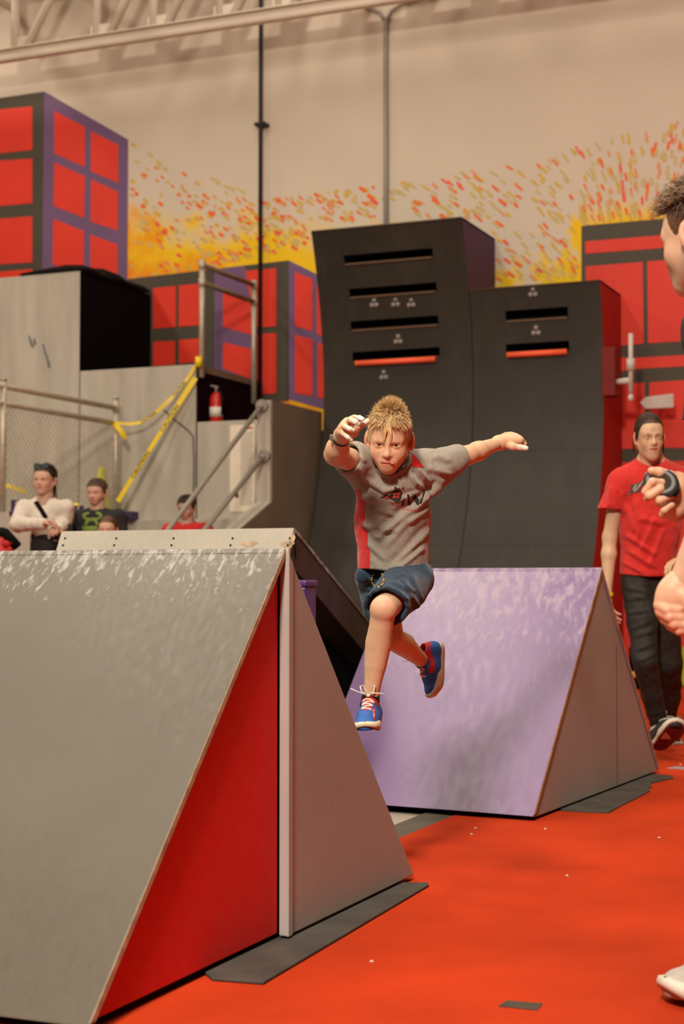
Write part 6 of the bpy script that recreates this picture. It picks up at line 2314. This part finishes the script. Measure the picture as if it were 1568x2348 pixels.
# ------------------------------------------------------------------ spectators behind the ramp
def spectator(label, px, ytop, hpx, d, yaw, pitch, skin, hair, shirt_col, rnd, hair_kw=None, width=1.0, gender='m', arms='down', pants=(.015, .014, .016), mname='', child=False, roll=0, body=1.0, arm_px=None, hem=0.0):
    """head top at (px, ytop), head height hpx in pixels, standing on the floor"""
    mpp = d / FPX
    hh = hpx * mpp
    s = hh / .235
    M = FACE_CAM @ rot('Z', yaw) @ rot('X', pitch) @ rot('Y', roll)
    c = J(px, ytop + hpx * .48, d)
    foot = np.array([c[0], c[1], 0]) - CAM_B * np.array([.0, .0, 0])
    root = empty('person', foot, label, 'person', 'spectators')
    Vh, Fh, Th = head_geo(h=.0042, child=child, mouth='closed', eye_open=.55, nose=.95)
    Th = skull_cap(Th, Vh, np.array(hair) / np.array(skin) * 1.2, **{k_: v_ for k_, v_ in (hair_kw or {}).items() if k_ in ('front', 'side', 'nape')})
    W_ = place(Vh * s, M, c)
    H = c[2] + .11 * s
    s0, s = s, s * body
    fr = unit(M @ np.array([0, -1, 0]) * np.array([1, 1, 0]))
    fr = unit(fr * .6 + CAM_B * np.array([1, 1, 0]) * .6)
    la = np.cross(fr, Z3) * -1
    la = la if la @ CAM_R > 0 else -la
    nk = c - Z3 * .150 * s0 - fr * .02
    w = (.165 if gender == 'f' else .175) * width * s if not child else .145 * width * s
    shz = nk - Z3 * .055 * s
    sA, sB = shz - la * w, shz + la * w
    pv = np.array([nk[0], nk[1], H * .53])
    bd = Field(np.minimum(sA, sB) * np.array([1, 1, 0]) - np.array([.4, .4, .02]), np.maximum(sA, sB) + np.array([.4, .4, .25]), .011)
    bd.cone(nk + Z3 * .06 * s, nk, .05 * s, .052 * s, k=0)
    bd.cone(shz - fr * .02, pv - fr * .02, .065 * s, .065 * s, k=.03)
    bd.cone(sA, sB, .035 * s, .035 * s, k=.03)
    for sg in (-1, 1):
        hp = pv + la * sg * .075 * s
        bd.chain([hp, np.array([hp[0], hp[1], H * .28]), np.array([hp[0], hp[1], .06])], [.075 * s, .05 * s, .035 * s], k=.03)
        bd.chain([np.array([hp[0], hp[1], .05]), np.array([hp[0], hp[1], .05]) + fr * .13], [.038, .035], k=.02)
    arms_ = []
    for sg, sp_ in ((-1, sA), (1, sB)):
        if arm_px:
            el, wr = arm_px[0 if sg < 0 else 1]
        elif arms == 'front':
            el = sp_ + la * sg * .005 - Z3 * .27 * s + fr * .02
            wr = pv + Z3 * .15 * s + fr * .24 + la * sg * .035 + la * .06
        else:
            el = sp_ + la * sg * .03 - Z3 * .27 * s
            wr = el - Z3 * .23 * s + fr * .06
        bd.chain([sp_, el, wr], [.040 * s, .034 * s, .024 * s], k=.015)
        arms_.append((sp_, el, wr))
    hf = []
    for (sp_, el, wr), sg in zip(arms_, (-1, 1)):
        f = Field(wr - .17, wr + .17, .0055)
        hand(f, wr, unit(wr - el) + (fr * .3 if arms != 'front' else -la * sg * .2 + Z3 * .12), -la * sg if arms != 'front' else -Z3 + fr * .3, s * .95, curl=(.4, .45, .5, .55), side=sg)
        hf.append(f.mesh())
    Vb, Fb = bd.mesh()
    Vs_ = [Vb, W_] + [v for v, f in hf]
    Fs_, k_ = [], 0
    for v, f in zip(Vs_, [Fb, Fh] + [f for v, f in hf]):
        Fs_.append(f + k_)
        k_ += len(v)
    m = attr_mat('skin_%s' % mname, skin, rough=.55, attr_col=True, var=.05, scale=40)
    np_mesh('body', np.concatenate(Vs_), np.concatenate(Fs_), m, root, cols=np.concatenate([np.ones((len(Vb), 3)), Th, np.ones((sum(len(v) for v, f in hf), 3)) * np.array([1, .92, .9])]))
    add_eyes(root, M * s0, c, 1.0)
    brows(root, M, c, s0, tuple(.8 * h_ for h_ in hair), rnd)
    kw = dict(front=.07, side=.0, nape=-.05, flow='forward', ln=(.03, .05), r=.0024, lift=.2)
    kw.update(hair_kw or {})
    simple_hair(root, M, c, s0, 700, hair, rnd, **kw)
    # shirt
    S = Field(np.minimum(sA, sB) * np.array([1, 1, 0]) + np.array([-.35, -.35, H * .40]), np.maximum(sA, sB) + np.array([.35, .35, .2]), .011)
    S.cone(shz - Z3 * .03, pv - Z3 * .02, .105 * s * width, .118 * s * width, k=0, flat=(fr, .8))
    S.cone(sA, sB, .052 * s, .052 * s, k=.05)
    S.cone(nk - Z3 * .02, shz - Z3 * .08, .06 * s, .10 * s, k=.03)
    for (sp_, el, wr) in arms_:
        if arms == 'front':
            S.chain([sp_, el, wr + (el - wr) * .10], [.056 * s, .056 * s, .042 * s], k=.012)
        else:
            e_ = sp_ + (el - sp_) * .72
            d_ = unit(el - sp_)
            S.cone(sp_, e_ + d_ * .03, .056 * s, .060 * s, k=.03, clip=[(e_, d_)])
    S.half(pv + Z3 * (hem - .01), -Z3)
    S.cone(c, nk - Z3 * .012, .055 * s0, .062 * s, k=.006, op='sub')
    if gender == 'f':
        S.cone(nk + fr * .07, nk + fr * .12 - Z3 * .12 * s, .034 * s, .006 * s, k=.008, op='sub')
    Vs, Fs = S.mesh()
    Vs = folds(smooth_verts(Vs, Fs, 2, .5), Fs, [], noise_amp=.010, nf=9, seed=rnd.random() * 9)
    np_mesh('shirt', Vs, Fs, attr_mat('top_%s' % mname, shirt_col, rough=.9, bump=.2, bscale=300, var=.1), root)
    Q = Field(np.minimum(sA, sB) * np.array([1, 1, 0]) + np.array([-.35, -.35, .02]), np.maximum(sA, sB) * np.array([1, 1, 0]) + np.array([.35, .35, H * .6 + hem]), .012)
    Q.cone(pv + Z3 * (.03 + hem), pv - Z3 * .06, .104 * s, .115 * s, k=0, flat=(fr, .8))
    for sg in (-1, 1):
        hp = pv + la * sg * .075 * s
        Q.chain([hp, np.array([hp[0], hp[1], H * .28]), np.array([hp[0], hp[1], .12])], [.088 * s, .066 * s, .05 * s], k=.03)
    Vq, Fq = Q.mesh()
    np_mesh('trousers', Vq, Fq, attr_mat('trousers_%s' % mname, pants, rough=.8), root)
    return dict(root=root, M=M, c=c, s=s0, shirt=(Vs, Fs), fr=fr, la=la, sA=sA, sB=sB, pv=pv, nk=nk, arms=arms_)

rs = random.Random(21)
w_ = spectator('woman in a white sweater with a black strap and sunglasses on her head', 102, 1066, 70, 11.4, -14, 2, (.52, .31, .22), (.055, .032, .02), (.62, .55, .47), rs,
               dict(flow='back', ln=(.05, .09), front=.064, nape=-.07, r=.0026), width=.95, gender='f', arms='front', mname='woman', body=1.08, hem=.27,
               arm_px=((J(40, 1204, 11.35), J(104, 1200, 11.12)), (J(146, 1206, 11.42), J(134, 1212, 11.14))))
# sunglasses pushed up
for sg in (-1, 1):
    pts = [np.array([sg * (.008 + .026 * (1 + math.cos(a)) ), -.062 - .004 * math.sin(a), .105 + .018 * math.sin(a)]) for a in np.linspace(0, 2 * math.pi, 13)[:-1]]
    V = [place(p * w_['s'], w_['M'], w_['c']) for p in pts]
    prism('sunglasses_lens' if sg < 0 else 'sunglasses_lens', V, w_['M'] @ np.array([0, .006, .006]), mat('sunglass_lens', (.03, .06, .08), rough=.1, spec=.9), w_['root'])
tube('sunglasses_arm', [place(np.array(p) * w_['s'], w_['M'], w_['c']) for p in ((-.062, -.055, .10), (-.078, -.01, .085), (-.078, .03, .05))], .004, M_black, w_['root'], 6)
tube('sunglasses_arm', [place(np.array(p) * w_['s'], w_['M'], w_['c']) for p in ((.062, -.055, .10), (.078, -.01, .085), (.078, .03, .05))], .004, M_black, w_['root'], 6)
tl = []
for i in range(70):
    a = np.array([rs.uniform(-.03, .05), .09, rs.uniform(-.03, .03)])
    e = a + np.array([rs.uniform(-.02, .04), .01, -.12 - .06 * rs.random()])
    tl.append([place((a * (1 - t) + e * t) * w_['s'], w_['M'], w_['c']) for t in np.linspace(0, 1, 5)])
strands(tl, .0026, 'hair_tail', MATS['hair_0.055_0.032'], w_['root'], rs)
bvw = bvh_of(*w_['shirt'])
strap = []
for x, y in ((76, 1142), (82, 1150), (88, 1159), (94, 1168), (100, 1178), (106, 1188)):
    hit = bvw.ray_cast(Vector(tuple(_C)), Vector(tuple(ray(x, y))).normalized())
    if hit[0] is not None:
        strap.append(np.array(hit[0]) + CAM_B * .006)
if len(strap) > 2:
    V_, F_ = ribbon_geo(strap, [CAM_R * .014 + CAM_U * .008] * len(strap), .005)
    poly('bag_strap', V_, F_, M_black, w_['root'])
bgc = J(137, 1226, 11.25)
bag = empty('shoulder_bag', bgc - Z3 * .1, 'black shoulder bag hanging at the woman side', 'bag')
box('bag_body', bgc + np.array([-.04, .05, -.16]), bgc + np.array([.07, .12, .08]), M_black, bag, .02)
box('bag_flap', bgc + np.array([-.042, .044, -.02]), bgc + np.array([.072, .052, .075]), mat('bag_leather', (.02, .016, .014), rough=.4), bag, .006)

t_ = spectator('teenage boy in a black T-shirt with a large green print', 222, 1097, 64, 11.6, -16, 8, (.52, .31, .22), (.075, .040, .020), (.020, .018, .018), rs,
               dict(flow='forward', front=.055, r=.0028, ln=(.03, .05), lift=.15), mname='teen', child=True, width=1.05, body=1.22)
bvt = bvh_of(*t_['shirt'])
zt2 = lambda l: [(u / 4.9, 1030 + v / 4.9) for u, v in l]
PG = mat('print_green', (.17, .24, .045), rough=.8)
PG2 = mat('print_dark_green', (.035, .05, .015), rough=.8)
# upright arcs joined by a waist bar: two open curves
cloth_print('print_green', [zt2([(920, 745), (945, 715), (1000, 702), (1005, 725), (960, 745), (955, 762), (1000, 770), (1085, 770), (1120, 755), (1110, 735), (1075, 725), (1080, 700), (1130, 710), (1155, 745), (1130, 775), (1090, 795), (1095, 820), (1110, 850), (1080, 850), (1060, 805), (1010, 805), (980, 850), (940, 850), (965, 800), (940, 775)]),
                            zt2([(925, 862), (1095, 862), (1090, 925), (925, 925)])], bvt, PG, t_['root'], .008, 5)
cloth_print('print_dark', [zt2([(985, 815), (1055, 812), (1060, 835), (980, 838)])], bvt, PG2, t_['root'], .010, 5)
c_ = spectator('small child with light brown hair, only forehead and eyes above the ramp', 247, 1185, 60, 11.0, -6, 4, (.56, .33, .22), (.12, .065, .03), (.10, .10, .12), rs,
               dict(flow='back', front=.066, r=.0026, ln=(.04, .06)), mname='child', child=True, width=.85)
r_ = spectator('boy in a plain red T-shirt behind the stair handrails', 428, 1135, 58, 13.4, -20, 16, (.50, .30, .22), (.030, .018, .012), (.55, .02, .02), rs,
               dict(flow='forward', front=.06, r=.0028, ln=(.03, .05)), mname='redboy', child=True, width=1.0, body=1.2)
# red and black bag at the left edge
bc = J(12, 1252, 10.9)
bg = empty('sports_bag', np.array([bc[0], bc[1], 0]), 'red and black sports bag piled at the left edge', 'bag')
V, F = [], []
M_rb = mat('bag_red', (.42, .012, .012), rough=.6)
ring_n = 18
lv = [(0.0, .30), (.25, .36), (.6, .34), (.85, .26), (1.0, .12), (1.06, .03)]
hb_ = bc[2] + .10
for u, r in lv:
    for i in range(ring_n):
        a = 2 * math.pi * i / ring_n
        V.append(np.array([bc[0] - .16 + r * .85 * math.cos(a) * (1 - .25 * u) + .04 * math.sin(3 * a + u), bc[1] + .1 + r * .6 * math.sin(a), u * hb_ / 1.06]))
F = [(j * ring_n + i, j * ring_n + (i + 1) % ring_n, (j + 1) * ring_n + (i + 1) % ring_n, (j + 1) * ring_n + i) for j in range(len(lv) - 1) for i in range(ring_n)]
F += [tuple(range(ring_n - 1, -1, -1)), tuple(range((len(lv) - 1) * ring_n, len(lv) * ring_n))]
poly('bag_body', V, F, M_rb, bg, smooth=True)
tube('bag_trim', [J(2, 1220, 10.62), J(12, 1222, 10.6), J(26, 1238, 10.6), J(40, 1254, 10.62)], .035, M_black, bg, 8)
tube('bag_pocket', [J(10, 1238, 10.6), J(16, 1246, 10.58), J(12, 1256, 10.6)], [.012, .04, .012], M_rb, bg, 10)
